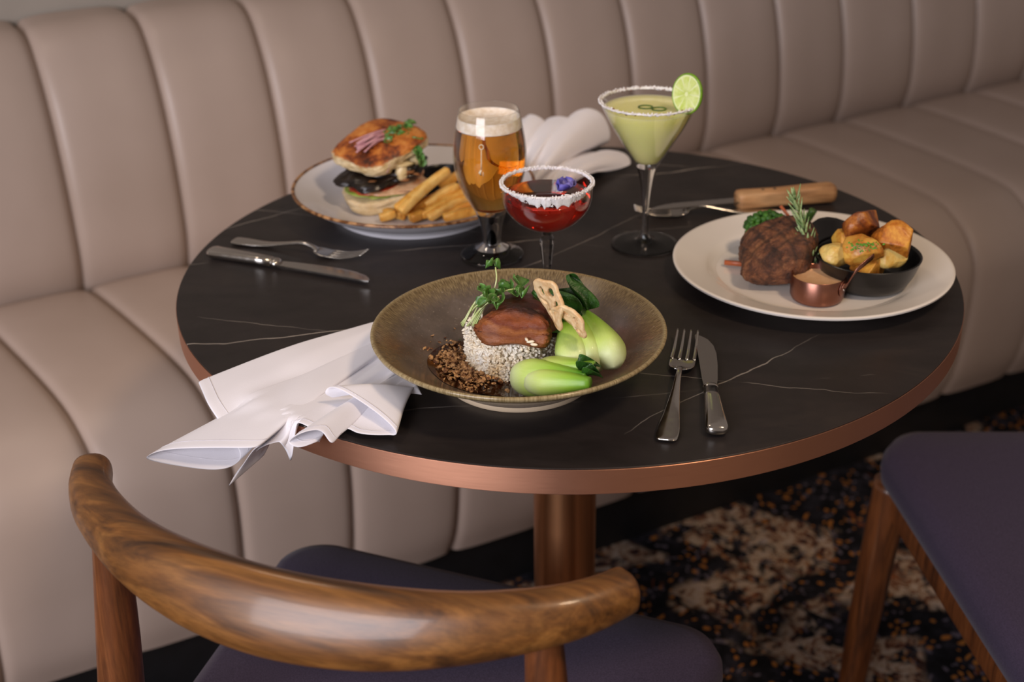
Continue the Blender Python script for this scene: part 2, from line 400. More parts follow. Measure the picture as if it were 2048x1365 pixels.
# ------------------------------------------------------------------ table
ZT = 0.75
tb = thing('dining_table', 'round pedestal table with dark stone top and brushed copper edge', 'table', (0, 0, 0))
top = mk('table_top', *lathe([(0, 0.7280), (0.397, 0.7280), (0.3977, 0.7285), (0.3977, 0.7488), (0.3998, 0.7488), (0.3999, 0.7497), (0.3996, ZT), (0, ZT)], 160), MAT['stone'], tb, sharp=40)
mk('edge_band', *lathe([(0.3978, 0.7270), (0.3985, 0.7262), (0.4000, 0.7262), (0.4005, 0.7268), (0.4005, 0.7485), (0.4003, 0.7487), (0.3985, 0.7487), (0.3978, 0.7485), (0.3978, 0.7270)], 160), MAT['copper'], tb, sharp=20)
mk('column', *lathe([(0, 0.012), (0.036, 0.012), (0.036, 0.716), (0, 0.716)], 64), MAT['copper_col'], tb, sharp=40)
mk('mounting_plate', *lathe([(0, 0.716), (0.13, 0.716), (0.132, 0.718), (0.132, 0.728), (0, 0.728)], 64), MAT['black'], tb, sharp=40)
mk('base', *lathe([(0, 0.0), (0.215, 0.0), (0.218, 0.003), (0.216, 0.008), (0.05, 0.014), (0, 0.014)], 96), MAT['copper_col'], tb, sharp=40)

# ------------------------------------------------------------------ chairs
def chair(label):
    c = thing('dining_chair', label, 'chair')
    # upholstered seat: rounded trapezoid, softly domed
    def outline(inset, n=80):
        pts = []; hw_f, hw_b, yf, yb = 0.245 - inset, 0.215 - inset, 0.228 - inset, -0.222 + inset
        corners = [(hw_f, yf, 0.055), (-hw_f, yf, 0.055), (-hw_b, yb, 0.09), (hw_b, yb, 0.09)]
        for q, (x, y, r) in enumerate(corners):
            r = max(r - inset * 0.5, 0.01); sx = 1 if x > 0 else -1; sy = 1 if y > 0 else -1
            a0 = [0, 90, 180, 270][q]
            for k in range(n // 4):
                a = R(a0 + 90 * k / (n // 4 - 1)); pts.append((x - sx * r + r * math.cos(a), y - sy * r + r * math.sin(a)))
        return pts
    rings = []
    for ins, z in ((0.03, 0.405), (0.010, 0.405), (0.002, 0.411), (0.0, 0.425), (0.001, 0.438), (0.007, 0.449), (0.02, 0.456), (0.06, 0.461), (0.12, 0.463), (0.18, 0.4635)):
        rings.append([(x, y, z + 0.010 * max(0, (abs(x) / 0.245)) ** 3 * (1 if z > .44 else 0.6)) for x, y in outline(ins)])
    mk('seat', *loft(rings), MAT['purple'], c)
    for pts in (((-0.205, 0.20), (0.205, 0.20)), ((-0.19, -0.19), (0.19, -0.19)), ((0.21, 0.19), (0.195, -0.18)), ((-0.21, 0.19), (-0.195, -0.18))):
        (x0, y0), (x1, y1) = pts
        mk('seat_rail', *tube([(x0, y0, 0.38), (lerp(x0, x1, .5), lerp(y0, y1, .5), 0.38), (x1, y1, 0.38)], [(0.011, 0.025)] * 3, 16, power=4), MAT['wood_leg'], c, sharp=50)
    for s in (-1, 1):
        P = spline([(s * 0.226, 0.222, 0.0), (s * 0.222, 0.216, 0.15), (s * 0.216, 0.208, 0.32), (s * 0.213, 0.204, 0.404)], 5)
        mk('leg', *tube(P, [lerp(0.0145, 0.023, math.sin(PI * 0.5 * min(1, k / (len(P) - 1) * 1.25))) for k in range(len(P))], 20), MAT['wood_leg'], c)
        P = spline([(s * 0.226, -0.225, 0.0), (s * 0.212, -0.190, 0.20), (s * 0.200, -0.165, 0.40), (s * 0.188, -0.148, 0.58), (s * 0.178, -0.140, 0.735)], 6)
        rad = [(0.0125, 0.017, 0.0205, 0.018, 0.0125)[int(min(3.999, k / (len(P) - 1) * 4))] for k in range(len(P))]
        kk = smooth_prof([(0.0125,), (0.018,), (0.021,), (0.0185,), (0.0125,)], 6); rad = [q[0] for q in kk]
        mk('leg', *tube(P, rad, 20), MAT['wood_leg'], c)
    # curved horn-shaped back
    half = [(0.224, -0.098, 0.734), (0.207, -0.122, 0.734), (0.180, -0.145, 0.733), (0.130, -0.173, 0.731), (0.068, -0.192, 0.729)]
    ctl = [(-x, y, z) for x, y, z in half] + [(0, -0.199, 0.728)] + half[::-1]
    wd = [(0.0155, 0.0165, 0), (0.0170, 0.0180, 5), (0.0185, 0.0205, 12), (0.0180, 0.0250, 22), (0.0160, 0.0295, 28), (0.0150, 0.0310, 30)]
    wd = wd + wd[-2::-1]
    P = spline(ctl, 6); W = smooth_prof(wd, 6); rings = []
    P = [P[0] + (P[0] - P[1]).normalized() * 0.003] + P + [P[-1] + (P[-1] - P[-2]).normalized() * 0.003]
    W = [(W[0][0] * 0.8, W[0][1] * 0.8, W[0][2])] + list(W) + [(W[-1][0] * 0.8, W[-1][1] * 0.8, W[-1][2])]
    for i, p in enumerate(P):
        t = (P[min(i + 1, len(P) - 1)] - P[max(i - 1, 0)]).normalized(); sd = t.cross(Vector((0, 0, 1))).normalized(); up = sd.cross(t)
        rx, ry, tw = W[i]; tw = R(tw); s2 = sd * math.cos(tw) + up * math.sin(tw); u2 = up * math.cos(tw) - sd * math.sin(tw)
        rings.append([p + s2 * (rx * math.copysign(abs(math.cos(a)) ** 0.85, math.cos(a))) + u2 * (ry * math.copysign(abs(math.sin(a)) ** 0.85, math.sin(a))) for a in [2 * PI * k / 28 for k in range(28)]])
    mk('backrest', *loft(rings), MAT['wood'], c, sharp=55)
    return c
c1 = chair('brown wooden chair with curved back rail, standing under the draped napkin'); c1.location = (-0.137, -0.364, 0); c1.rotation_euler.z = math.atan2(-0.33, 0.944)
c2 = copy_tree(c1); c2['label'] = 'purple-seated wooden chair beside the steak plate, facing the copper column'
c2.location = (0.638, -0.06, 0); c2.rotation_euler.z = math.atan2(0.992, -0.127)
for c in (c1, c2): c['group'] = 'dining chairs at the round table'

# ================================================================== crockery
def vessel(name, label, loc, prof, mat, seg=128, cat_='plate'):
    o = mk(name, *lathe(prof, seg), mat, sharp=60); o.location = loc; return tag(o, label, cat_)
BOWL = Vector((-0.0405, -0.247, ZT))
bowl_in = [(0, 0.0120), (0.03, 0.0121), (0.05, 0.0130), (0.068, 0.0165), (0.085, 0.0245), (0.102, 0.0345), (0.118, 0.0440), (0.1245, 0.0478)]
bo = thing('bowl', 'wide shallow stoneware bowl with speckled brown glaze', 'bowl', BOWL)
mk('bowl_body', *lathe(smooth_prof(bowl_in, 4) + [(0.1262, 0.0488), (0.1280, 0.0482), (0.1284, 0.0468), (0.1274, 0.0448)] +
   smooth_prof([(0.121, 0.0402), (0.105, 0.0305), (0.088, 0.0200), (0.074, 0.0115), (0.068, 0.0075)], 4) + [(0.0665, 0.0045), (0.060, 0.0045), (0.058, 0.0055), (0, 0.006)], 128), MAT['glaze'], bo, sharp=60)
mk('foot_ring', *lathe([(0.060, 0.0045), (0.0605, 0.0), (0.0655, 0.0), (0.0668, 0.002), (0.0668, 0.0055), (0.060, 0.0045)], 96), simple('bare_clay', '#b9a68c', rough=0.7), bo, sharp=50)
def bowl_z(r):
    for (r0, z0), (r1, z1) in zip(bowl_in, bowl_in[1:]):
        if r <= r1: return z0 + (z1 - z0) * (r - r0) / (r1 - r0)
    return bowl_in[-1][1]
STK = Vector((0.250, -0.030, ZT))
plate_in = [(0, 0.0062), (0.085, 0.0062), (0.096, 0.0068), (0.102, 0.0092), (0.108, 0.0122), (0.125, 0.0168), (0.1365, 0.0198)]
sp = thing('dinner_plate', 'large white rimmed dinner plate holding the steak', 'plate', STK)
mk('plate_body', *lathe(smooth_prof(plate_in, 4) + [(0.1385, 0.0202), (0.1400, 0.0194), (0.1400, 0.0178), (0.1385, 0.0164)] + smooth_prof([(0.125, 0.0128), (0.108, 0.0078), (0.098, 0.0040), (0.090, 0.0018)], 4) + [(0.086, 0.0), (0.083, 0.0), (0.081, 0.0014), (0, 0.0016)], 128), MAT['white'], sp, sharp=60)
BUR = Vector((-0.176, 0.166, ZT))
bpl = thing('coupe_plate', 'deep white coupe plate with speckled brown rim holding the burger', 'plate', BUR)
cp_in = [(0, 0.0075), (0.06, 0.0075), (0.085, 0.0090), (0.105, 0.0155), (0.122, 0.0250), (0.1385, 0.0335)]
mk('plate_body', *lathe(smooth_prof(cp_in, 4) + [(0.1395, 0.0338), (0.1405, 0.0330)] + smooth_prof([(0.139, 0.0310), (0.124, 0.0205), (0.106, 0.0100), (0.096, 0.0052)], 4) + [(0.094, 0.0), (0.089, 0.0), (0.087, 0.0030), (0, 0.0032)], 128), MAT['bluewhite'], bpl, sharp=60)
mk('painted_rim', *lathe([(0.1370, 0.0332), (0.1388, 0.0345), (0.1405, 0.0342), (0.1413, 0.0330), (0.1408, 0.0314), (0.1398, 0.0310), (0.1396, 0.0320), (0.1370, 0.0332)], 128), MAT['rimbrown'], bpl)

# ================================================================== bowl food
rng = random.Random(3)
def on_bowl(px, py, z): return at(px, py, z)
# sauce pool
V = [(0, 0, bowl_z(0) + 0.003)]; Fc = []
cx, cy = -0.018, -0.012; N = 72
for ring in range(1, 9):
    for k in range(N):
        a = 2 * PI * k / N; rr = (0.062 + 0.006 * noise.noise(Vector((math.cos(a) * 1.6, math.sin(a) * 1.6, 4)))) * ring / 8
        x, y = cx + rr * math.cos(a), cy + rr * math.sin(a); r_ = math.hypot(x, y)
        V.append((x, y, max(bowl_z(r_) + 0.0004, bowl_z(0) + 0.0045) if ring < 8 else bowl_z(r_) + 0.0003))
V[0] = (cx, cy, bowl_z(0) + 0.0045)
for k in range(N): Fc.append((0, 1 + k, 1 + (k + 1) % N))
for ring in range(7):
    for k in range(N): a = 1 + ring * N; Fc.append((a + k, a + N + k, a + N + (k + 1) % N, a + (k + 1) % N))
so = mk('braising_sauce', V, Fc, simple('brown_sauce', '#2a1408', '#3d1e0c', 60, 0.12, Coat_Weight=0.5), loc=BOWL)
tag(so, 'pool of dark brown sauce in the bottom of the stoneware bowl', 'sauce')
# rice cake
RC = at(1022, 722, ZT + 0.016); RC.z = ZT + 0.015
rice = thing('rice_mound', 'moulded round mound of white rice under the pork belly', 'rice', RC)
RR, RH = 0.0395, 0.036
core = mk('rice_core', *lathe(smooth_prof([(0, RH - 0.0024), (RR - 0.008, RH - 0.0026), (RR - 0.003, RH - 0.005), (RR - 0.0020, RH * 0.5), (RR - 0.0016, 0.003), (RR - 0.006, 0), (0, 0)], 3), 40), simple('rice_core', '#e2d6c0', '#cdb898', 200, 0.6), rice)
gV = []; gF = []
def grain():
    L, W_ = rng.uniform(0.0032, 0.0042), rng.uniform(0.0012, 0.0016)
    rings = [[(W_ * f * math.cos(a), W_ * f * math.sin(a), z * L) for a in [2 * PI * k / 6 for k in range(6)]] for f, z in ((0.35, -0.95), (0.85, -0.55), (1.0, 0.05), (0.8, 0.6), (0.3, 0.95))]
    return loft(rings)
parts = []
for k in range(2900):
    if k < 1900:
        a = rng.uniform(0, 2 * PI); z = rng.uniform(0.0, RH); rr = RR - 0.0015 + rng.uniform(-0.002, 0.0014) + 0.0012 * math.sin(a * 3) - (0.003 * max(0, (z - RH + 0.006) / 0.006) ** 2)
        z *= 1
    else:
        a = rng.uniform(0, 2 * PI); rr = (RR - 0.002) * math.sqrt(rng.random()); z = RH - 0.003 + rng.uniform(-0.0015, 0.0018)
    M = T((rr * math.cos(a), rr * math.sin(a), z)) @ euler(rng.uniform(0, 180), rng.uniform(0, 180), rng.uniform(0, 360))
    parts.append(xf(grain(), M))
mr = NT('cooked_rice'); nn = mr.noise(45, 3)
m_rice = mr.out(mr.ramp(nn, [(0.32, '#d6bb92'), (0.5, '#eee0c8'), (0.7, '#f5eee0')]), 0.4, Subsurface_Weight=0.35, Subsurface_Radius=(0.003, 0.0025, 0.002))
go = mk('rice_grains', *join(parts), m_rice, rice); go['kind'] = 'stuff'
# pork belly
PB = at(1037, 640, ZT + 0.066); PB.z = ZT + 0.015 + RH
pork = thing('pork_belly', 'glossy braised pork belly block on top of the rice mound', 'meat', PB, R(-6))
def slab(rx, ry, rz, z0, sub, amp, seed, power, squash=1.0):
    v, f = blob(rx, ry, rz, sub, amp, 1.4, seed, power, 0.03, 6); return [Vector((p.x, p.y, p.z * (1.0 if p.z > 0 else squash) + z0)) for p in v], f
mp_ = NT('pork_meat'); sx = mp_.sep(); wob = mp_.noise(30, 4, st=(1, 1, 1))
tt = mp_.math('ADD', mp_.math('MULTIPLY', mp_.math('ADD', sx[2], 0.0150), 27.0), mp_.math('MULTIPLY', mp_.math('SUBTRACT', wob, 0.4), 0.75))
mp_.bump(mp_.noise(90, 6, 0.7, 0.5, st=(0.5, 1, 1.7)), 1.0, 0.004)
m_pork = mp_.out(mp_.ramp(tt, [(0.08, '#6a3517'), (0.30, '#8d5126'), (0.44, '#7a3d1a'), (0.56, '#9a5a28'), (0.66, '#6e2d10'), (0.78, '#8a4417'), (0.95, '#34110a')]), 0.42, Coat_Weight=0.08, Coat_Roughness=0.2)
ms = NT('pork_skin'); ms.bump(ms.noise(120, 6, 0.75, 0.4, st=(0.5, 1, 1)), 0.7, 0.002)
m_skin = ms.out(ms.ramp(ms.noise(50, 5), [(0.35, '#240d07'), (0.65, '#54200f')]), 0.36, Coat_Weight=0.15, Coat_Roughness=0.2)
v, f = slab(0.0345, 0.0235, 0.0165, 0.0, 5, 0.14, 9, 2.7)
o = mk('skin_slice', [p + Vector((0, 0, -9.0 * max(0, abs(p.x) - 0.010) ** 2)) for p in v], f, m_skin, pork); o.location = (0.003, 0.009, 0.0150)
v, f = blob(0.0315, 0.0150, 0.0185, 5, 0.14, 1.6, 5, 2.5, 0.07, 9)
v = [Vector((p.x, -0.0095 + (p.y + 0.0095) * 0.25 if p.y < -0.0095 else p.y, -0.0105 + (p.z + 0.0105) * 0.3 if p.z < -0.0105 else p.z)) for p in v]
o = mk('meat_slice', [p + Vector((0, 0.002 * math.sin(p.x * 80), 0.0016 * math.sin(p.x * 120 + 1) - 6.0 * max(0, abs(p.x) - 0.012) ** 2 * (1 if p.z > 0 else -.4))) for p in v], f, m_pork, pork); o.location = (-0.001, -0.0185, 0.0135); o.rotation_euler = (R(-24), 0, R(-4))
for q in range(4):
    M = T((0.008 + rng.uniform(-.008, .010), -0.0335 + rng.uniform(-.001, .001), 0.008 + rng.uniform(-0.004, 0.006))) @ euler(80, rng.uniform(0, 180), rng.uniform(0, 90))
    mk('rice_grain', *xf(grain(), M), m_rice, pork)
# bok choy: stalks wrapped round a bulb, dark leaf blades
m_bok = m_axis('bok_choy_stalk', 1, [(0.0, '#d3dcae'), (0.25, '#b9d06e'), (0.55, '#8db83a'), (0.85, '#4f8a1e'), (1.0, '#2f6a16')], -0.030, 0.048, 0.30, 0.07, 40, 0.25, 0.2, 300, 0.1, st=(30, 3, 30))
m_leaf = simple('bok_choy_leaf', '#17380f', '#34641f', 90, 0.4, bump=0.8, bscale=160, bd=0.003)
def stalk(L, W_, H, bend=0.0, seed=0, tipw=0.3, ang=0, off=0):
    """scoop shaped stalk, base at y=-.03, tip at y=L-.03"""
    rings = []; n = 16
    for i in range(n + 1):
        t = i / n; y = -0.03 + L * t
        f = math.sqrt(max(0.0, 1 - (1 - min(1, t / 0.34)) ** 2)) if t < 0.34 else lerp(1.0, tipw, ((t - 0.34) / 0.66) ** 1.25)
        f = max(f, 0.04); ring = []
        for k in range(20):
            a = 2 * PI * k / 20
            x = math.cos(a) * W_ * f; z = math.sin(a) * H * f * (1 + 0.10 * math.cos(3 * a + seed))
            ring.append(Vector((x + bend * t * t, y, z)))
        rings.append(ring)
    v, fc = loft(rings); M = T((0, 0, 0)) @ Matrix.Rotation(ang, 4, 'Y') @ T((0, 0, off))
    return xf((v, fc), M)
def leafsheet(L, W_, curl, wav, seed):
    nu, nv = 11, 9; V = []
    for i in range(nu):
        t = i / (nu - 1); hw = W_ * math.sin(PI * (0.12 + 0.86 * t)) ** 0.7
        for j in range(nv):
            s = j / (nv - 1) * 2 - 1
            V.append((hw * s, L * t, curl * t * t + wav * math.sin(5 * t + 4 * s + seed) * abs(s) + 0.006 * s * s))
    return V, grid_faces(nu, nv)
def bok(label, base, tip, up, stalks, leaves):
    b = thing('bok_choy', label, 'vegetable', base, 0, 'halved bok choy in the stoneware bowl')
    y = (tip - base).normalized(); x = y.cross(up).normalized(); z = x.cross(y); M = Matrix((x, y, z)).transposed().to_4x4()
    for nm, L_, W_, H_, xo, yo, zo, tw, bd, sd in stalks:
        o = mk(nm, *stalk(L_, W_, H_, bd, sd, tw), m_bok, b); o.matrix_local = M @ T((xo, 0.03 + yo, zo))
    for L_, xo, yo, zo, ax, ay, az, sd, wd_ in leaves:
        o = mk('leaf', *leafsheet(L_, wd_ * .85, -0.014, 0.007, sd), m_leaf, b); solid(o, 0.0007); subsurf(o, 1)
        o.matrix_local = M @ T((xo, yo, zo)) @ euler(ax, ay, az)
    return b
b1 = bok('bok choy half lying flat with its pale bulb towards the crumbs', at(1020, 757, ZT + 0.031), at(1185, 752, ZT + 0.047), Vector((0, -0.35, 1)),
         [('heart', .070, .0165, .0160, 0, 0, 0, .35, 0.004, 1), ('outer_stalk', .060, .0125, .0110, .0085, .016, .0035, .42, 0.003, 2), ('outer_stalk', .056, .0110, .0100, -.0080, .018, .0020, .35, -0.002, 3)],
         [(0.014, .000, .064, .003, 10, 0, 20, 1, .006), (0.014, -.004, .062, .005, 20, 0, 35, 2, .006)])
b2 = bok('bok choy half propped on the bowl wall with dark leaves folded back', at(1192, 742, ZT + 0.040), at(1158, 640, ZT + 0.062), Vector((0.15, -0.5, 1)),
         [('heart', .066, .0165, .0165, 0, .002, -.003, .4, 0, 1), ('outer_stalk', .064, .0165, .0155, .0150, 0, .002, .38, -0.012, 2), ('outer_stalk', .058, .0150, .0140, -.0155, .003, 0, .45, 0.008, 4)],
         [(0.040, .004, .056, .006, 10, 20, 30, 1, .012), (0.042, -.004, .054, .008, 25, -20, 45, 3, .013), (0.040, -.010, .050, .004, 5, -40, 70, 5, .012), (0.034, .006, .058, .010, 40, 10, 20, 4, .011)])
# lotus root crisps
m_chip = m_crust('fried_crisp', '#e3c79c', '#cfa672', '#9a6838', 90, 0.55, (0.42, 0.6, 0.8))
def crisp(label, rad, loc, M, seed):
    nu, nv = 72, 16; V = []; holes = [(0.55, 2 * PI * k / 6 + seed, 0.17) for k in range(6)]
    for i in range(nu):
        a = 2 * PI * i / nu
        for j in range(nv):
            r_ = rad * (0.06 + 0.94 * j / (nv - 1)) * (1 + (0.07 * math.cos(6 * (a - seed)) + 0.06 * noise.noise(Vector((math.cos(a) * 2, math.sin(a) * 2, seed)))))
            x, y = r_ * math.cos(a), r_ * math.sin(a)
            V.append((x, y, 0.0035 * math.sin(a * 2 + seed) * (j / nv) + 0.0012 * noise.noise(Vector((x * 150, y * 150, seed)))))
    Fc = []
    for q in grid_faces(nu, nv, True):
        c = sum((Vector(V[k]) for k in q), Vector()) / 4
        if all((c.xy - Vector((h * rad * math.cos(t), h * rad * math.sin(t)))).length > s * rad for h, t, s in holes): Fc.append(q)
    Fc.append(tuple(i * nv for i in range(nu)))
    o = mk('lotus_crisp', V, Fc, m_chip); solid(o, 0.0032); subsurf(o, 1)
    o.matrix_world = T(loc) @ M; return tag(o, label, 'crisp', 'lotus root crisps on the pork belly')
def at_y(px, py, y):
    d = CF + CR * ((px - 1024) / F) - CU * ((py - 682.5) / F); return CAM + d * ((y - CAM.y) / d.y)
def edge_on(a, b, tilt):                     # disc whose long axis runs a-b and which is turned almost edge-on to the diner
    x = (b - a).normalized(); c = (CAM - a).normalized(); sd = x.cross(c).normalized(); fc = sd.cross(x).normalized()
    z = sd * math.cos(R(tilt)) + fc * math.sin(R(tilt)); y = z.cross(x); return T((a + b) / 2) @ Matrix((x, y, z)).transposed().to_4x4()
ca, cb = at_y(1084, 556, PB.y - 0.020), at_y(1119, 656, PB.y - 0.026)
crisp('pierced lotus root crisp standing tallest against the pork belly', (cb - ca).length / 2, Vector(), edge_on(ca, cb, 24) @ Matrix.Diagonal((1, 0.80, 1, 1)), 0.4)
ca, cb = at_y(1110, 610, PB.y - 0.030), at_y(1174, 672, PB.y - 0.040)
crisp('lotus root crisp leaning from the pork onto the bok choy', (cb - ca).length / 2, Vector(), edge_on(ca, cb, 20) @ Matrix.Diagonal((1, 0.70, 1, 1)), 1.3)
# microgreens on pork
m_green = simple('microgreen_leaf', '#2c5a1c', '#5b8f3a', 160, 0.4, Subsurface_Weight=0.1)
m_stem = simple('microgreen_stem', '#a9bb6a', '#cbd3a0', 90, 0.4)
def greens(name, label, base, stems, leafs, mstem, mleaf, rad=0.0007):
    g = thing(name, label, 'microgreens', base)
    for s in stems:
        P = spline([Vector(p) - Vector(base) for p in s], 4); mk('stem', *tube(P, rad, 6), mstem, g)
    for p, L_, W_, M in leafs:
        o = mk('leaf', *leafsheet(L_, W_, -0.003, 0.0012, rng.uniform(0, 6)), mleaf, g); solid(o, 0.0004); o.matrix_local = T(Vector(p) - Vector(base)) @ M
    return g
zt = ZT + 0.083; gb = at(985, 600, zt); st_ = []; lf_ = []
for k in range(13):
    a = at(rng.uniform(922, 962), rng.uniform(640, 656) + 0, ZT + 0.058); b_ = at(rng.uniform(970, 1005), rng.uniform(578, 600), zt + rng.uniform(0, 0.006))
    st_.append([a, lerp(a, b_, 0.5) + Vector((0, 0, 0.006 + rng.uniform(-.003, .004))), b_])
st_.append([at(985, 590, zt), at(993, 560, zt + 0.012), at(991, 535, zt + 0.02)])
st_.append([at(990, 592, zt), at(1018, 580, zt + 0.004), at(1045, 578, zt + 0.003)])
for (x, y, s) in [(962, 615, .9), (975, 598, 1.0), (985, 585, 1.1), (1000, 600, 1.1), (998, 578, 1.0), (1012, 572, .9), (1028, 582, 1.3), (1040, 575, 1.3), (1052, 584, 1.1), (1035, 594, 1.0), (990, 533, .55), (985, 532, .55), (968, 585, .7), (1005, 590, 1.0), (978, 608, .9)]:
    lf_.append((at(x, y, zt + (0.02 if y < 540 else 0.003)), 0.0105 * s, 0.0058 * s, euler(rng.uniform(-20, 60), rng.uniform(-40, 40), rng.uniform(0, 360))))
greens('microgreens', 'bunch of pea-green microgreens draped over the pork belly', gb, st_, lf_, m_stem, m_green)
# crumbs and herb flecks
def flakes(name, label, cat_, spots, mat, kind='stuff', par=None):
    P = []
    for p, s in spots:
        v, f = blob(s, s * rng.uniform(0.5, 0.9), s * rng.uniform(0.25, 0.5), 1, 0.5, 2.0, rng.uniform(0, 50)); P.append(xf((v, f), T(p) @ euler(rng.uniform(-40, 40), rng.uniform(-40, 40), rng.uniform(0, 360))))
    o = mk(name, *join(P), mat, smooth=False); return tag(o, label, cat_, kind=kind)
sp_ = []
for k in range(620):
    t = rng.random(); c = (lerp(895, 965, t) + rng.gauss(0, 20), lerp(705, 762, t) + rng.gauss(0, 15))
    p = at(c[0], c[1], ZT + 0.018 + rng.uniform(0, 0.005)); d = p - BOWL; r_ = math.hypot(d.x, d.y)
    p.z = max(p.z, ZT + bowl_z(min(r_, 0.12)) + 0.001)
    if (p.xy - RC.xy).length > RR + 0.001 and r_ < 0.085: sp_.append((p, rng.choice((0.0010, 0.0014, 0.0018, 0.0024, 0.0032)) * rng.uniform(.8, 1.2)))
flakes('crispy_crumbs', 'golden brown crispy crumbs scattered on the sauce beside the rice', 'crumbs', sp_, simple('golden_crumb', '#5e3418', '#cfa06a', 260, 0.6, detail=2, lo=0.38, hi=0.62))
sp_ = []
for k in range(46):
    a = rng.uniform(0, 2 * PI); r_ = rng.uniform(0.05, 0.08); p = BOWL + Vector((r_ * math.cos(a), r_ * math.sin(a), bowl_z(r_) + 0.0012))
    if r_ > 0.06 and rng.random() < 0.6: continue
    if (p.xy - RC.xy).length > RR + .003: p.z = max(p.z, ZT + bowl_z(0) + 0.0055); sp_.append((p, rng.uniform(0.0008, 0.0018)))
flakes('herb_flecks', 'tiny chopped green herb flecks in the stoneware bowl', 'herbs', sp_, m_green)

# ================================================================== steak plate food
SZ = ZT + 0.0064
m_steak_ = m_steak()
SK = at(1545, 560, SZ); SK.z = SZ
V, Fc = blob(0.0385, 0.036, 0.0240, 5, 0.10, 1.3, 3, 2.9, 0.045, 11)
V = [Vector((p.x * (1 + 0.12 * math.sin(3 * math.atan2(p.y, p.x) + 1)), p.y, p.z + 0.021 + (0.014 * (p.y / 0.036) + 0.012 * (p.x / 0.038)) * max(0, min(1, (p.z + 0.018) / 0.036)) ** 1.5)) for p in V]
zmin = min(p.z for p in V); V = [p - Vector((0, 0, zmin)) for p in V]
st_o = mk('steak', V, Fc, m_steak_); st_o.scale = (0.93, 1, 1); st_o.location = SK + Vector((0.001, 0.001, 0)); st_o.rotation_euler.z = R(-10)
tag(st_o, 'thick grilled fillet steak with crosshatched char marks', 'steak')
# black iron pot with tab handle
PAN = at(1737, 585, SZ); PAN = PAN + Vector((0, 0.020, 0)); PAN.z = SZ
pan = thing('serving_pot', 'small black iron dish full of roast potatoes', 'dish', PAN, 0)
pin = [(0, 0.004), (0.030, 0.004), (0.038, 0.007), (0.045, 0.018), (0.050, 0.033)]
mk('dish_body', *lathe(smooth_prof(pin, 4) + [(0.0512, 0.0338), (0.0522, 0.0330)] + smooth_prof([(0.047, 0.0175), (0.040, 0.0050), (0.033, 0.0008)], 4) + [(0.030, 0.0), (0, 0.0)], 72), MAT['iron'], pan, sharp=60)
hv = []; nu, nv = 9, 7
for i in range(nu):
    a = R(lerp(92, 172, i / (nu - 1)))
    for j in range(nv):
        t = j / (nv - 1); e = math.sin(PI * (0.12 + 0.76 * i / (nu - 1))); r_ = 0.0505 + 0.012 * t * e; hv.append((r_ * math.cos(a), r_ * math.sin(a), 0.032 + 0.020 * t * e))
o = mk('handle_tab', hv, grid_faces(nu, nv), MAT['iron'], pan); solid(o, 0.0022)
m_pot = [m_crust('roast_potato_%d' % k, *c, 38, 0.42, th) for k, (c, th) in enumerate([(('#d2973a', '#b0671e', '#4a220c'), (.38, .52, .66)), (('#d3a446', '#b8762a', '#5e3012'), (.40, .54, .70)), (('#d6bc70', '#c89c48', '#8a5420'), (.44, .60, .78)), (('#b87428', '#7c3e14', '#2c1308'), (.34, .48, .62))])]
pots = [(1722, 450, .058, .0185, .0140, .0150, 3, 'roast potato chunk with the darkest crust, highest at the back of the iron dish'),
        (1790, 487, .050, .0165, .0175, .0190, 0, 'square-cut golden roast potato against the rim furthest from the steak'),
        (1724, 500, .046, .0190, .0150, .0135, 1, 'roast potato sprinkled with chopped chives in the middle of the iron dish'),
        (1781, 508, .038, .0140, .0145, .0125, 2, 'pale round roast potato near the saucepan handle'),
        (1675, 512, .034, .0155, .0125, .0105, 2, 'pale roast potato slice against the dish rim nearest the steak'),
        (1690, 488, .040, .0145, .0125, .0120, 1, 'roast potato half hidden behind the chive-sprinkled one'),
        (1740, 535, .026, .0170, .0150, .0110, 1, 'roast potato at the bottom of the iron dish')]
for k, (x, y, h, a, b, c, mi, lab) in enumerate(pots):
    v, f = blob(a * 1.14, b * 1.14, c * 1.14, 5, 0.20, 1.2, 20 + k, 2.6, 0.03, 8)
    for q in range(7):
        nn_ = Vector((rng.gauss(0, 1), rng.gauss(0, 1), rng.gauss(0, 1))).normalized(); lim = rng.uniform(0.60, 0.76) * max(p_.dot(nn_) for p_ in v)
        v = [p_ - nn_ * (max(0, p_.dot(nn_) - lim) * 0.9) for p_ in v]
    p = at(x, y, SZ + h); o = mk('roast_potato', v, f, m_pot[mi]); o.location = p; o.rotation_euler = (rng.uniform(-.3, .3), rng.uniform(-.3, .3), rng.uniform(0, 3))
    tag(o, lab, 'potato', 'roast potatoes in the iron dish')
sp_ = []
for k in range(60):
    sp_.append((at(1726 + rng.gauss(0, 15), 492 + rng.gauss(0, 6), SZ + 0.0590), rng.uniform(0.0008, 0.0018)))
flakes('chopped_chives', 'bright green chopped chives on the middle roast potato', 'herbs', sp_, simple('chive', '#3f7a1e', '#6aa838', 200, 0.4))
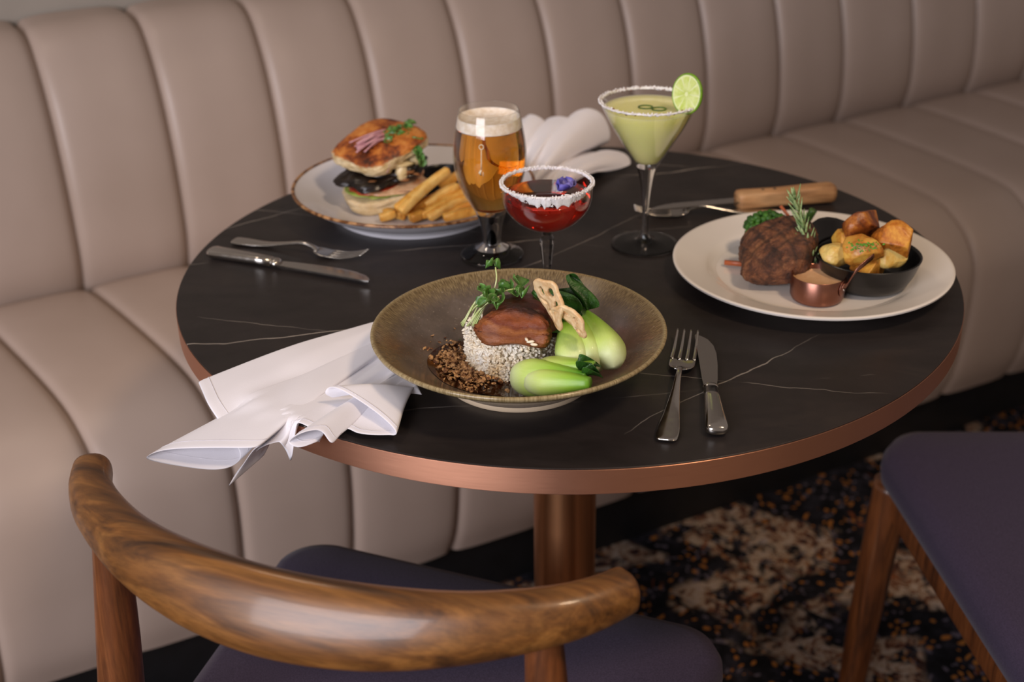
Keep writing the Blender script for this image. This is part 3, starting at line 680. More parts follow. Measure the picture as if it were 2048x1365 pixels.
# copper saucepan
SPN = at(1633, 596, SZ); SPN.z = SZ
pn = thing('copper_saucepan', 'miniature copper saucepan filled with peppercorn sauce', 'saucepan', SPN)
hr = 0.0262; hh = z_on_axis(SPN, 548) - SZ
MAT['copper_pan'] = m_metal('satin_copper_pan', '#96695a', 0.36, (30, 30, 1), 30, 0.02, 0.0, 0.6)
mk('pan_body', *lathe([(0, 0.0012), (hr - 0.004, 0.0012), (hr - 0.0016, 0.004), (hr - 0.0012, hh - 0.0006), (hr - 0.0006, hh), (hr - 0.0001, hh - 0.0006), (hr, 0.005), (hr - 0.0015, 0.0015), (hr - 0.004, 0), (0, 0)], 72), MAT['copper_pan'], pn, sharp=40)
mk('sauce', *lathe([(0, hh - 0.006), (hr - 0.003, hh - 0.0062), (hr - 0.0013, hh - 0.0055), (hr - 0.0012, hh - 0.02), (0, hh - 0.02)], 48), simple('peppercorn_sauce', '#c99c72', '#d4ab82', 120, 0.3, Coat_Weight=0.3), pn, sharp=60)
ha = R(-38); hd = Vector((math.cos(ha), math.sin(ha), 0))
pv = [hd * (hr + 0.0007) + Vector((0, 0, 0.018)), hd * (hr + 0.0012) + Vector((0, 0, hh - 0.006))]
hp = [pv[0], pv[1], pv[1] + Vector((0.004, 0.002, 0.003)), at(1715, 540, SZ + hh + 0.014) - SPN, at(1748, 512, SZ + hh + 0.024) - SPN]
mk('handle', *tube(spline(hp, 5), [(0.0032, 0.0008)] * 21, 10, up=hd, power=3), MAT['copper_pan'], pn)
hpl = mk('handle_plate', *xf(blob(0.0080, 0.0070, 0.0010, 3, 0, 1), T(hd * (hr + 0.0002) + Vector((0, 0, 0.017))) @ Matrix.Rotation(ha, 4, 'Z') @ Matrix.Rotation(R(90), 4, 'Y')), MAT['copper_pan'], pn)
mk('rivet', *xf(blob(0.0013, 0.0013, 0.0008, 2, 0, 1), T(hd * (hr + 0.0014) + Vector((0, 0, 0.016))) @ Matrix.Rotation(ha, 4, 'Z') @ Matrix.Rotation(R(90), 4, 'Y')), MAT['steel'], hpl)
# broccoli
m_broc = simple('broccoli', '#143808', '#3c701a', 140, 0.55, bump=0.6, bscale=300)
BR = at(1540, 500, SZ); BR = at(1526, 447, SZ + 0.036); BRb = Vector((BR.x + .004, BR.y, SZ))
br = thing('broccoli_floret', 'dark green broccoli floret tucked behind the steak', 'vegetable', BRb)
P = []
for k in range(130):
    u_ = rng.uniform(-0.2, 1); a = rng.uniform(0, 2 * PI); q = math.sqrt(1 - u_ * u_); s = rng.uniform(0.003, 0.0045)
    P.append(xf(blob(s, s, s, 1, 0.3, 2, k), T((0.022 * q * math.cos(a), 0.018 * q * math.sin(a), 0.030 + 0.016 * u_))))
mk('crown', *join(P), m_broc, br); mk('stalk', *tube([(0, 0, 0.0), (0, 0, 0.014), (0, 0, 0.034)], [0.007, 0.007, 0.014], 12), simple('broccoli_stalk', '#7da04a', rough=0.4), br)
# rosemary sprig
RB = at(1622, 560, SZ + 0.01); RP = [at(1618, 545, SZ + 0.020), at(1612, 500, SZ + 0.042), at(1605, 455, SZ + 0.062), at(1592, 388, SZ + 0.090)]
RP = [Vector((p.x, RP[0].y + 0.012 + 0.006 * k, p.z)) for k, p in enumerate(RP)]
# keep the stem in an upright plane just behind the pan: rebuild heights from the picture rows
def at_y(px, py, y):
    d = CF + CR * ((px - 1024) / F) - CU * ((py - 682.5) / F); return CAM + d * ((y - CAM.y) / d.y)
ry0 = SK.y - 0.004
RP = [at_y(1622, 548, ry0), at_y(1616, 505, ry0), at_y(1606, 455, ry0 + 0.004), at_y(1590, 400, ry0 + 0.008)]
ros = thing('rosemary_sprig', 'silvery green rosemary sprig standing beside the steak', 'herb', RP[0])
PS = spline([p - RP[0] for p in RP], 8); rstem = mk('stem', *tube(PS, 0.0009, 6), simple('rosemary_stem', '#8a8a5c', rough=0.6), ros)
m_ros = simple('rosemary_needle', '#5c7c42', '#a3b882', 140, 0.4)
for k in range(58):
    t = k / 57; p = PS[min(len(PS) - 1, int(t * (len(PS) - 1)))]; d = (PS[min(len(PS) - 1, int(t * (len(PS) - 1)) + 1)] - PS[max(0, int(t * (len(PS) - 1)) - 1)]).normalized()
    a = k * 2.4; sd = Vector((math.cos(a), math.sin(a), 0)); sd = (sd - d * sd.dot(d)).normalized(); L_ = rng.uniform(0.016, 0.023) * (1 - 0.25 * t)
    e = (sd * rng.uniform(.45, .75) + d).normalized()
    q = [p, p + e * L_ * 0.35, p + e * L_ * 0.75 + d * 0.001, p + e * L_ + d * 0.002]
    mk('needle', *tube(q, [(0.0007, 0.0004), (0.0017, 0.0007), (0.0015, 0.0007), (0.0003, 0.0003)], 6, up=sd), m_ros, rstem)
# carrot batons, green beans
m_car = simple('carrot', '#9a4a26', '#b8623a', 60, 0.4)
for lab, a, b in (('reddish carrot baton poking out from under the steak', at(1449, 525, SZ + 0.0045), at(1500, 530, SZ + 0.0045)), ('thin carrot baton leaning up behind the broccoli', at(1561, 412, SZ + 0.040), at(1592, 452, SZ + 0.020))):
    cr_ = 0.0024 if a.z < SZ + 0.01 else 0.0015; o = mk('carrot_baton', *tube([Vector((0, 0, 0)), (b - a) * 0.5, b - a], [(cr_, cr_)] * 3, 12, power=4), m_car); o.location = a; tag(o, lab, 'carrot')
m_bean = simple('green_bean', '#2a4a1a', '#4a6a2a', 60, 0.35)
for lab, a, b in (('dark green bean lying between the steak and the iron dish', at(1600, 500, SZ + 0.008), at(1690, 462, SZ + 0.012)), ('long green bean nearest the plate rim, behind the rosemary', at(1590, 470, SZ + 0.010), at(1660, 452, SZ + 0.012)), ('olive green bean stump sticking up behind the rosemary', at(1600, 470, SZ + 0.012), at(1627, 420, SZ + 0.042))):
    o = mk('green_bean', *tube(spline([Vector((0, 0, 0)), (b - a) * 0.5 + Vector((0, 0, 0.002)), b - a], 4), 0.0042, 12), m_bean); o.location = a; tag(o, lab, 'bean')

# ================================================================== burger plate food
def bz(r): 
    for (r0, z0), (r1, z1) in zip(cp_in, cp_in[1:]):
        if r <= r1: return z0 + (z1 - z0) * (r - r0) / (r1 - r0)
    return cp_in[-1][1]
BG = at(765, 412, ZT + 0.008); BG = BG + Vector((0, 0.016, 0)); BG.z = ZT + 0.0078
bg = thing('burger', 'tall focaccia burger stacked with black mushrooms, cheese and tomato', 'burger', BG, R(20)); bg.scale = (1.08, 1.08, 0.86)
m_bread = m_crust('bread_crumb', '#d8c39c', '#c9b084', '#a88c5c', 120, 0.75, (.4, .6, .8))
mb = NT('focaccia_crust'); s3 = mb.sep(); n3 = mb.noise(40, 6, 0.7)
topc = mb.ramp(n3, [(0.38, '#3e1a0a'), (0.47, '#8a4216'), (0.56, '#bd702a'), (0.7, '#d3934a')])
side = mb.ramp(mb.noise(110, 5), [(0.35, '#b89c6a'), (0.6, '#dcc8a0')])
mb.bump(mb.noise(160, 6, 0.7), 0.5, 0.002)
fz = mb.math('ADD', mb.math('MULTIPLY', s3[2], 100.0), mb.math('MULTIPLY', n3, 0.9))
m_foc = mb.out(mb.mix(mb.ramp(fz, [(0.75, 0.0), (0.95, 1.0)]), side, topc), 0.4)
v, f = blob(0.040, 0.038, 0.0115, 4, 0.12, 1.4, 2, 4.0, 0.05, 7); v = [p + Vector((0, 0, 0.003 * math.sin(p.x * 90))) for p in v]
o = mk('bottom_bread', v, f, m_bread, bg); o.location = (-0.004, -0.002, 0.0118)
v, f = blob(0.036, 0.034, 0.0035, 4, 0.2, 2.0, 5, 2.6); v = [p + Vector((0, 0, 0.004 * noise.noise(Vector((p.x * 90, p.y * 90, 1))))) for p in v]
o = mk('lettuce', v, f, simple('lettuce', '#7d9430', '#b4c45c', 80, 0.4), bg); o.location = (-0.004, -0.003, 0.0245)
o = mk('tomato_slice', *xf(lathe(smooth_prof([(0, 0.003), (0.026, 0.003), (0.0285, 0), (0.026, -0.003), (0, -0.003)], 4), 40), euler(0, -6, 0)), simple('tomato', '#8a2e1a', '#b4452a', 60, 0.25), bg); o.location = (-0.010, -0.008, 0.0295)
v, f = blob(0.040, 0.036, 0.0045, 4, 0.25, 2.2, 8, 2.6); o = mk('fried_egg_layer', [p + Vector((0, 0, -0.005 * (p.y < 0) * abs(p.y) / 0.036)) for p in v], f, simple('egg_white', '#d9b894', '#a86a3c', 50, 0.35), bg); o.location = (0.006, -0.004, 0.0335)
m_mush = simple('black_mushroom', '#0c0908', '#241a16', 90, 0.3, bump=0.5, bscale=120)
for (x, y, z, a, b, c, rz, sd) in ((-0.012, -0.010, 0.0440, .036, .030, .009, 10, 1), (0.014, -0.006, 0.0500, .030, .032, .011, -20, 2), (0.0, 0.008, 0.055, .034, .028, .009, 30, 3), (0.026, 0.004, 0.058, .016, .026, .015, 0, 4)):
    v, f = blob(a, b, c, 4, 0.3, 1.8, 30 + sd, 2.4, 0.08, 7); o = mk('mushroom', v, f, m_mush, bg); o.location = (x, y, z); o.rotation_euler = (R(6), R(-8), R(rz))
m_chz = simple('melted_cheese', '#e0d0a8', '#cdb684', 60, 0.4)
for (x, y, z, a, b, c) in ((0.014, -0.033, 0.053, .0065, .005, .012), (-0.008, -0.031, 0.058, .012, .006, .006), (0.030, -0.022, 0.063, .007, .006, .009), (0.012, -0.030, 0.063, .015, .008, .005)):
    v, f = blob(a, b, c, 3, 0.25, 1.6, x * 900); o = mk('cheese', v, f, m_chz, bg); o.location = (x, y, z)
for k in range(7):
    v, f = blob(0.006, 0.003, 0.003, 2, 0.4, 2, k); o = mk('onion_piece', v, f, simple('fried_onion_%d' % k, '#8a5a34', rough=0.4), bg); o.location = (rng.uniform(-.02, .03), -0.033 + rng.uniform(-.002, .003), rng.uniform(0.042, 0.060))
v, f = blob(0.0455, 0.041, 0.0125, 5, 0.08, 1.4, 11, 4.5, 0.04, 8)
o = mk('top_bread', [p + Vector((0, 0, 0.003 * math.sin(p.x * 70 + 1))) for p in v], f, m_foc, bg); o.location = (0.000, 0.001, 0.0790); o.rotation_euler = (R(5), R(-17), R(24))
m_pink = simple('radish_sprout', '#b07a86', '#c99a9c', 120, 0.4)
for k in range(15):
    y = rng.uniform(-0.02, 0.008); a = Vector((-0.036 + rng.uniform(0, .014), y - 0.006, 0.087 + y * .22)); b_ = Vector((0.012 + rng.uniform(-.008, .012), y + 0.008, 0.0925 + (y + .01) * .22))
    mk('sprout_stem', *tube(spline([a, lerp(a, b_, 0.5) + Vector((0, rng.uniform(-.006, .006), 0.003 + rng.uniform(0, .003))), b_], 4), 0.0010, 6), m_pink, bg)
mk('sprout_stem', *tube(spline([(0.002, -0.030, 0.082), (0.0, -0.042, 0.074), (-0.004, -0.044, 0.060)], 4), 0.001, 6), m_pink, bg)
for k in range(17):
    L_ = rng.uniform(0.008, 0.013); o = mk('sprout_leaf', *leafsheet(L_, L_ * .55, -0.003, 0.0015, k), m_green, bg); solid(o, 0.0005)
    xx = rng.uniform(0.006, 0.034); yy = rng.uniform(-0.024, 0.012)
    o.matrix_local = T((xx, yy, 0.091 + yy * .25 + rng.uniform(0, .005))) @ euler(rng.uniform(-30, 60), rng.uniform(-30, 30), rng.uniform(0, 360))
for k in range(3):
    o = mk('sprout_leaf', *leafsheet(0.012, .005, -0.003, 0.0015, k), m_green, bg); solid(o, 0.0005); o.matrix_local = T((0.034, -0.030 - k * .001, 0.086 - k * 0.008)) @ euler(-80, 0, 160 + 20 * k)
# fries
m_fry = [m_crust('fry_%d' % k, *c, 60, 0.42, (.38, .58, .8)) for k, c in enumerate([('#e0ae54', '#cf8f34', '#9a5c1c'), ('#e6bd6c', '#d69c42', '#b0702a'), ('#d29a40', '#bd7a28', '#8a4e18')])]
fr = [(792, 418, .024, 876, 354, .048), (802, 424, .024, 897, 340, .058), (798, 430, .016, 924, 372, .034), (843, 432, .016, 928, 384, .030), (858, 437, .014, 934, 396, .024), (896, 428, .013, 944, 408, .022),
      (887, 436, .016, 955, 421, .020), (759, 436, .014, 792, 426, .018), (822, 437, .015, 850, 424, .018), (880, 376, .030, 918, 348, .044), (820, 438, .013, 880, 418, .014), (905, 400, .020, 940, 380, .030), (770, 424, .014, 812, 434, .013), (850, 410, .022, 915, 372, .036)]
flab = ['fry resting against the burger bread, next to the longest fry', 'longest fry, standing highest in front of the black dip dish']
for k, (x0, y0, h0, x1, y1, h1) in enumerate(fr):
    a, b_ = at(x0, y0, ZT + h0), at(x1, y1, ZT + h1); L_ = b_ - a
    hw = rng.uniform(0.0042, 0.0054); bend = Vector((rng.uniform(-.002, .002), rng.uniform(-.002, .002), rng.uniform(-.001, .003)))
    P = [L_ * t + bend * math.sin(PI * t) for t in [0, 0.03, 0.25, 0.5, 0.75, 0.97, 1]]
    o = mk('fry', *tube(P, [(hw * q, hw * 0.95 * q) for q in (0.7, 0.95, 1, 1.05, 1, 0.92, 0.7)], 16, power=5), m_fry[k % 3], sharp=70); o.location = a
    tag(o, {1: flab[1], 0: flab[0], 7: 'short stubby fry end next to the bottom bread of the burger', 6: 'fry lying along the plate rim in front of the beer glass', 2: 'long fry sloping down across the middle of the pile'}.get(k, 'golden potato fry in the pile beside the burger'), 'fry', 'golden fries beside the burger')
# black dip dish behind fries
DD = at(905, 375, ZT + 0.012); DD = at(886, 352, ZT + 0.030); DD.z = ZT + 0.0095
dd = mk('dip_dish', *lathe(smooth_prof([(0, 0.003), (0.02, 0.003), (0.028, 0.010), (0.031, 0.024)], 4) + [(0.0322, 0.0245), (0.033, 0.024)] + smooth_prof([(0.030, 0.010), (0.022, 0.001)], 4) + [(0.02, 0), (0, 0)], 48), MAT['iron'], loc=DD, sharp=60)
tag(dd, 'small round black dip dish behind the fries', 'dish')

# ================================================================== glasses
def glass_axis(base, rows):
    """(image row, half width in pixels) -> (radius, height) pairs on the upright axis through base"""
    out = []
    for py, hw in rows:
        z = z_on_axis(base, py); out.append((hw * depth((base.x, base.y, z)) / F, z - base.z))
    return out
def shell(outer, th, z_in):
    inner = [(max(r - th, 0.0), z) for r, z in outer if z >= z_in]
    return inner
def glass_thing(name, label, base, foot, stem, bowl, th, z_in, seg=96):
    g = thing(name, label, 'glass', base)
    mk('foot', *lathe([(0, 0.0)] + foot, seg), MAT['glass'], g)
    mk('stem', *lathe(stem, seg), MAT['glass'], g)
    inner = [(r - th, z) for r, z in bowl if z > z_in]
    rim = [(bowl[-1][0] - th * 0.2, bowl[-1][1] + th * 0.45), (bowl[-1][0] - th * 0.8, bowl[-1][1] + th * 0.45)]
    inn = [(0, z_in)] + [(inner[0][0] * f, z_in + (inner[0][1] - z_in) * f ** 3) for f in (0.35, 0.7)] + inner
    mk('bowl', *lathe(bowl + rim + inn[::-1], seg), MAT['thin_glass'], g)
    return g, inn
def fill(inn, ztop, eps=-0.0001):
    prof = []
    for (r0, z0), (r1, z1) in zip(inn, inn[1:]):
        if z0 <= ztop:
            prof.append((r0 + (eps if r0 > 0 else 0), z0 - eps))
            if z1 > ztop:
                t = (ztop - z0) / max(z1 - z0, 1e-9); rt = r0 + (r1 - r0) * t; prof.append((rt + eps, ztop)); break
    return prof
def smooth_rz(rows, n=4): return smooth_prof(rows, n)
# --- beer
B1 = Vector((-0.0785, 0.0255, ZT))
A = lambda rows: glass_axis(B1, rows)
foot = [(0.030, 0.0), (0.0325, 0.0008), (0.0335, 0.0022), (0.0325, 0.0036), (0.027, 0.0050), (0.0205, 0.0072), (0.0178, 0.0105)]
bs = A([(472, 19), (455, 21.5), (440, 25), (424, 31)]); bs = [(0.0178, 0.0105), (0.0112, 0.0150), (0.0100, 0.0190)] + [(r, z) for r, z in bs if z > 0.021]
bw = A([(424, 31), (412, 38), (400, 45.5), (385, 54.5), (365, 63.5), (340, 71), (310, 74), (280, 72.5), (255, 68.5), (235, 64.5), (219, 61)])
bowlp = smooth_rz(bw, 4); stemp = smooth_rz(bs, 4); stemp[-1] = bowlp[0]; foot = smooth_rz(foot, 4); foot[-1] = stemp[0]
beer, inn = glass_thing('beer_glass', 'footed tulip beer glass full of golden lager with white foam', B1, foot, stemp, bowlp, 0.0013, bowlp[0][1] + 0.003)
z_beer = z_on_axis(B1, 254) - ZT; z_foam = z_on_axis(B1, 240) - ZT
lp = fill(inn, z_beer)
mk('beer', *lathe(lp + [(0, lp[-1][1])], 96), m_liquid('lager', (0.965, 0.70, 0.03), density=48.0), beer)
fp = [(0, z_beer + 0.0002)] + [(lp[-1][0], z_beer + 0.0002)] + [(r + 0.0003, z) for r, z in inn if z_beer < z < z_foam] + [(r + .0003, z + 0.0015) for r, z in inn if z_foam - .002 < z < z_foam + .004][-1:]
fp = fp + [(fp[-1][0] - 0.003, z_foam - 0.0005), (fp[-1][0] * 0.6, z_foam - 0.001), (0, z_foam - 0.001)]
mk('foam', *lathe(fp, 72), simple('beer_foam', '#efe6da', '#dccbb4', 160, 0.6, Subsurface_Weight=0.4, Subsurface_Radius=(0.004, 0.004, 0.003)), beer, sharp=60)
# printed mark on the glass: ring, line and a small blob, wrapped on the outer surface
def on_glass(base, prof, py, px):
    z = z_on_axis(base, py) - base.z; r_ = 0
    for (r0, z0), (r1, z1) in zip(prof, prof[1:]):
        if z0 <= z <= z1: r_ = r0 + (r1 - r0) * (z - z0) / (z1 - z0)
    r_ += 0.0004; cxp = prj((base.x, base.y, z + base.z))[0]; dx = (px - cxp) * depth((base.x, base.y, z + base.z)) / F
    vd = (Vector((CAM.x, CAM.y, 0)) - Vector((base.x, base.y, 0))).normalized(); sd = Vector((-vd.y, vd.x, 0))
    c = max(-0.999, min(0.999, dx / r_)); return vd * (r_ * math.sqrt(1 - c * c)) + sd * (r_ * c) + Vector((0, 0, z))
YO = 16   # the front of the wall shows lower in the picture than the axis at the same height
mw_ = simple('white_print', '#d8c6a8', rough=0.6)
pl = [on_glass(B1, bowlp, y - YO, 962.5) for y in (293, 305, 320, 332)]
rg = [on_glass(B1, bowlp, 288 - YO + 4.4 * math.sin(a), 962.5 + 4.4 * math.cos(a)) for a in [2 * PI * k / 16 for k in range(17)]]
blobm = [on_glass(B1, bowlp, y - YO, x) for x, y in ((962, 332), (959.5, 338), (962, 343))]
mk('printed_mark', *join([tube(pl, 0.0005, 6), tube(rg, 0.0005, 6), tube(blobm, [0.0008, 0.0017, 0.0008], 8), tube([on_glass(B1, bowlp, y - YO, 966) for y in (336, 340, 344)], 0.0004, 6)]), mw_, beer)
# --- coupe cocktail
B2 = Vector((-0.0179, -0.077, ZT)); A = lambda rows: glass_axis(B2, rows)
foot = smooth_rz([(0.030, 0.0), (0.0325, 0.0006), (0.0332, 0.0016), (0.0315, 0.0024), (0.018, 0.0036), (0.008, 0.0060), (0.0055, 0.0090)], 4)
cs = [(0.0055, 0.0090)] + A([(560, 8.2), (530, 9.6), (500, 13), (485, 15), (476, 13.5), (468, 9.5), (462, 9)])
bw = A([(462, 9), (459, 20), (452, 38), (443, 55), (431, 70), (417, 82), (403, 88.5), (388, 91.5), (375, 92.6), (364, 92.7)])
bowlp = smooth_rz(bw, 4)
coupe, inn = glass_thing('coupe_glass', 'sugar-rimmed coupe glass of clear red cocktail', B2, foot, [cs[0], cs[-1]], bowlp, 0.0011, bowlp[3][1] + 0.0012)
for o in [c for c in coupe.children if c.name.startswith('stem')]: bpy.data.objects.remove(o)
v, f = lathe(cs, 10); mk('stem', v, f, MAT['glass'], coupe, smooth=False)
z_l = z_on_axis(B2, 389) - ZT; lp = fill(inn, z_l)
mk('red_cocktail', *lathe(lp + [(0, lp[-1][1])], 96), m_liquid('red_cocktail', (0.97, 0.20, 0.03), density=50.0), coupe)
def rim_crust(name, par, prof_r, z, h_out, h_in, mat, count, seed, th=0.0011, front=0.0):
    P = []; rn = random.Random(seed)
    nu = 160; rings = []
    for i in range(nu):
        a = 2 * PI * i / nu; q = 1 + 0.8 * noise.noise(Vector((math.cos(a) * 13, math.sin(a) * 13, seed))); 
        fr_ = front * max(0, math.cos(a - R(-80))) ** 2
        c = []
        for dr, dz in ((0.0001, -h_out * q), (0.0003, -0.0006), (0.0001, 0.0005), (-th - 0.0001, 0.0005), (-th - 0.0003, -0.0006), (-th - 0.0003, -(h_in + fr_) * q)):
            c.append(((prof_r + dr) * math.cos(a), (prof_r + dr) * math.sin(a), z + dz))
        rings.append(c)
    P.append(loft(rings + [rings[0]], cap=False))
    for k in range(count):
        a = rn.uniform(0, 2 * PI); fr_ = front * max(0, math.cos(a - R(-80))) ** 2; t = rn.random()
        inside = rn.random() < 0.5 + (0.3 if fr_ > 0.003 else 0)
        rr = prof_r + (0.0008 if not inside else -th - 0.0009); zz = z + 0.001 - t * ((h_in + fr_) if inside else h_out) * 1.25
        s = rn.uniform(0.0003, 0.0009); v, f = ICO[1]
        P.append(xf(([p * s for p in v], f), T((rr * math.cos(a), rr * math.sin(a), zz))))
    o = mk(name, *join(P), mat, par, smooth=False); o['kind'] = 'stuff'; return o
m_sugar = simple('sugar_crystals', '#e6e2e2', '#f4f2f2', 300, 0.35, Subsurface_Weight=0.2, Subsurface_Radius=(0.002, 0.002, 0.002))
rim_crust('sugar_rim', coupe, bowlp[-1][0], bowlp[-1][1], 0.0022, 0.0022, m_sugar, 1600, 3, front=0.007)
# pansy
PN = Vector((0.0185, 0.008, z_l)) + B2
pz = thing('pansy_flower', 'violet blue edible pansy floating on the red cocktail', 'flower', PN)
m_pet = simple('pansy_petal', '#3c3590', '#6a64c0', 120, 0.5); m_pet2 = simple('pansy_petal_pale', '#8a86c4', '#6b5fa8', 120, 0.5)
for k, (az, L_, W_, tl) in enumerate(((10, .013, .0085, 12), (75, .012, .008, 22), (140, .013, .008, 10), (215, .012, .007, 30), (300, .012, .0085, 16))):
    o = mk('petal', *leafsheet(L_, W_, 0.001, 0.0014, k), m_pet if k < 3 else m_pet2, pz); solid(o, 0.0004); o.matrix_local = T((0, 0, 0.0012)) @ euler(tl, 0, az)
mk('flower_eye', *xf(blob(0.0014, 0.0014, 0.0009, 2, 0, 1), T((0, 0, 0.0022))), simple('pansy_eye', '#d8c04a', rough=0.5), pz)
# --- martini
B3 = Vector((0.086, 0.0565, ZT)); A = lambda rows: glass_axis(B3, rows)
foot = smooth_rz([(0.033, 0.0), (0.0355, 0.0006), (0.0362, 0.0018), (0.0345, 0.0026), (0.020, 0.0038), (0.010, 0.0058), (0.0062, 0.0090)], 4)
ms_ = A([(462, 7.4), (440, 6.8), (415, 7), (395, 8.5), (372, 11.5), (352, 15.5), (333, 21)]); stemp = smooth_rz([(0.0062, 0.0090)] + [q for q in ms_ if q[1] > 0.011], 4)
bw = A([(333, 21), (322, 27), (300, 42), (275, 58.5), (250, 74.5), (225, 88), (201, 99.6)]); bowlp = smooth_rz(bw, 3); bowlp[0] = stemp[-1]; stemp[0] = foot[-1]
mart, inn = glass_thing('martini_glass', 'tall martini glass of cloudy pale green cocktail with salted rim', B3, foot, stemp, bowlp, 0.0012, z_on_axis(B3, 326) - ZT)
z_l3 = z_on_axis(B3, 214) - ZT; lp = fill(inn, z_l3)
mm_ = NT('cloudy_lime_cocktail'); m_cl = mm_.out('#e4e39c', 0.12, IOR=1.33, Subsurface_Weight=1.0, Subsurface_Radius=(0.030, 0.030, 0.014))
mk('lime_cocktail', *lathe(lp + [(lp[-1][0] * .5, lp[-1][1]), (0, lp[-1][1])], 96), m_cl, mart, sharp=50)
rim_crust('salt_rim', mart, bowlp[-1][0] - 0.0002, bowlp[-1][1], 0.0012, 0.0020, m_sugar, 700, 8, th=0.0012)
sp_ = []
for k in range(40):
    a = rng.uniform(0, 2 * PI); sp_.append((Vector(((bowlp[-1][0] - 0.0022) * math.cos(a), (bowlp[-1][0] - 0.0022) * math.sin(a), bowlp[-1][1] - rng.uniform(-0.001, 0.003))), rng.uniform(0.0007, 0.0014)))
P = [xf(blob(s, s * .8, s * .6, 1, 0.4, 2, k), T(p)) for k, (p, s) in enumerate(sp_)]
o = mk('chilli_flakes', *join(P), simple('chilli_flake', '#3a1a10', '#8a4a24', 400, 0.6), mart, smooth=False); o['kind'] = 'stuff'
# lime wheel on the rim
z_r = ZT + bowlp[-1][1]; LW = Vector((B3.x + bowlp[-1][0] * 0.72, B3.y - bowlp[-1][0] * 0.40, z_r + 0.0125))
lw = thing('lime_wheel', 'round lime wheel slotted onto the rim of the martini glass', 'lime', LW)
m_rind = simple('lime_rind', '#5e8a14', '#84b02a', 120, 0.35); m_pith = simple('lime_pith', '#d9e2a8', rough=0.5)
m_pulp = simple('lime_pulp', '#bccf66', '#d6e29a', 160, 0.25, Subsurface_Weight=0.2, Subsurface_Radius=(0.004, 0.004, 0.002), bump=0.4)
lr = 0.0185; Ml = euler(0, 0, -8) @ euler(0, 0, 0) @ Matrix.Rotation(R(-28), 4, 'Z') @ Matrix.Rotation(R(82), 4, 'X') @ Matrix.Diagonal((0.92, 1.12, 1, 1))
mk('rind', *lathe([(lr - 0.0012, -0.0022), (lr, -0.0018), (lr + 0.0003, 0), (lr, 0.0018), (lr - 0.0012, 0.0022), (lr - 0.0012, -0.0022)], 64), m_rind, lw).matrix_local = Ml
mk('pith', *lathe([(0, -0.0019), (lr - 0.0012, -0.0019), (lr - 0.0012, 0.0019), (0, 0.0019)], 64), m_pith, lw, sharp=40).matrix_local = Ml
for k in range(9):
    a0, a1 = 2 * PI * k / 9 + 0.04, 2 * PI * (k + 1) / 9 - 0.04; am = (a0 + a1) / 2; pts = []
    for i in range(7): a = lerp(a0 + .03, a1 - .03, i / 6); pts.append(((lr - 0.0028) * math.cos(a), (lr - 0.0028) * math.sin(a)))
    pts += [(0.0022 * math.cos(a1), 0.0022 * math.sin(a1)), (0.0022 * math.cos(a0), 0.0022 * math.sin(a0))]
    mk('segment', *loft([[(x, y, z) for x, y in pts] for z in (-0.0022, 0.0022)]), m_pulp, lw, smooth=False).matrix_local = Ml
# thin green chilli rings floating
m_jal = simple('green_chilli', '#2a4a12', '#446a20', 200, 0.35)
for lab, px, py in (('dark green chilli ring floating beside the lime wheel', 1318, 219), ('dark green chilli ring floating furthest from the lime wheel', 1291, 215)):
    p = at(px, py, ZT + z_l3); o = mk('chilli_ring', *tube([Vector((0.0072 * math.cos(a), 0.0060 * math.sin(a), 0.0004)) for a in [2 * PI * k / 24 for k in range(25)]], 0.0008, 8), m_jal); o.location = p
    tag(o, lab, 'garnish', 'chilli rings on the martini')

# ================================================================== cutlery
def fork(label, head_tip, handle_end, roll=0, group='dinner forks'):
    d = head_tip - handle_end; L = math.hypot(d.x, d.y); f = thing('dinner_fork', label, 'fork', handle_end, math.atan2(d.y, d.x) - PI / 2, group); k = L / 0.198
    P = [(0, 0.000, 0.0022), (0, 0.004, 0.0022), (0, 0.02, 0.0022), (0, 0.05, 0.0030), (0, 0.08, 0.0070), (0, 0.105, 0.0105), (0, 0.120, 0.0085), (0, 0.128, 0.0050)]
    Wd = [(0.0065, 0.0010), (0.0090, 0.0014), (0.0095, 0.0015), (0.0065, 0.0016), (0.0038, 0.0018), (0.0026, 0.0020), (0.0030, 0.0018), (0.0050, 0.0014)]
    P = [(x * k, y * k, z) for x, y, z in P]; mk('handle', *tube(spline(P, 5), [tuple(q) for q in smooth_prof(Wd, 5)], 14, power=2.6), MAT['steel'], f)
    hd_ = []; nu, nv = 9, 7
    for i in range(nu):
        t = i / (nu - 1); y = lerp(0.124, 0.150, t); hw = 0.0125 * math.sqrt(max(0.05, 1 - (1 - min(1, t * 1.6 + .12)) ** 2))
        for j in range(nv):
            s = j / (nv - 1) * 2 - 1; hd_.append((hw * s * k, y * k, 0.0050 - 0.0028 * math.sin(PI * min(1, t * 1.1) * .6) + 0.0010 * s * s))
    o = mk('fork_head', hd_, grid_faces(nu, nv), MAT['steel'], f); solid(o, 0.0015); subsurf(o, 1)
    for q in range(4):
        x = (-0.0105 + 0.0070 * q); P = [(x * k, 0.148 * k, 0.0031), (x * .98 * k, 0.165 * k, 0.0032), (x * .95 * k, 0.182 * k, 0.0060), (x * .93 * k, 0.198 * k, 0.0105)]
        mk('tine', *tube(spline(P, 4), [(lerp(0.0019, 0.0009, i / 12), lerp(0.0011, 0.0007, i / 12)) for i in range(13)], 8, power=3), MAT['steel'], f)
    return f
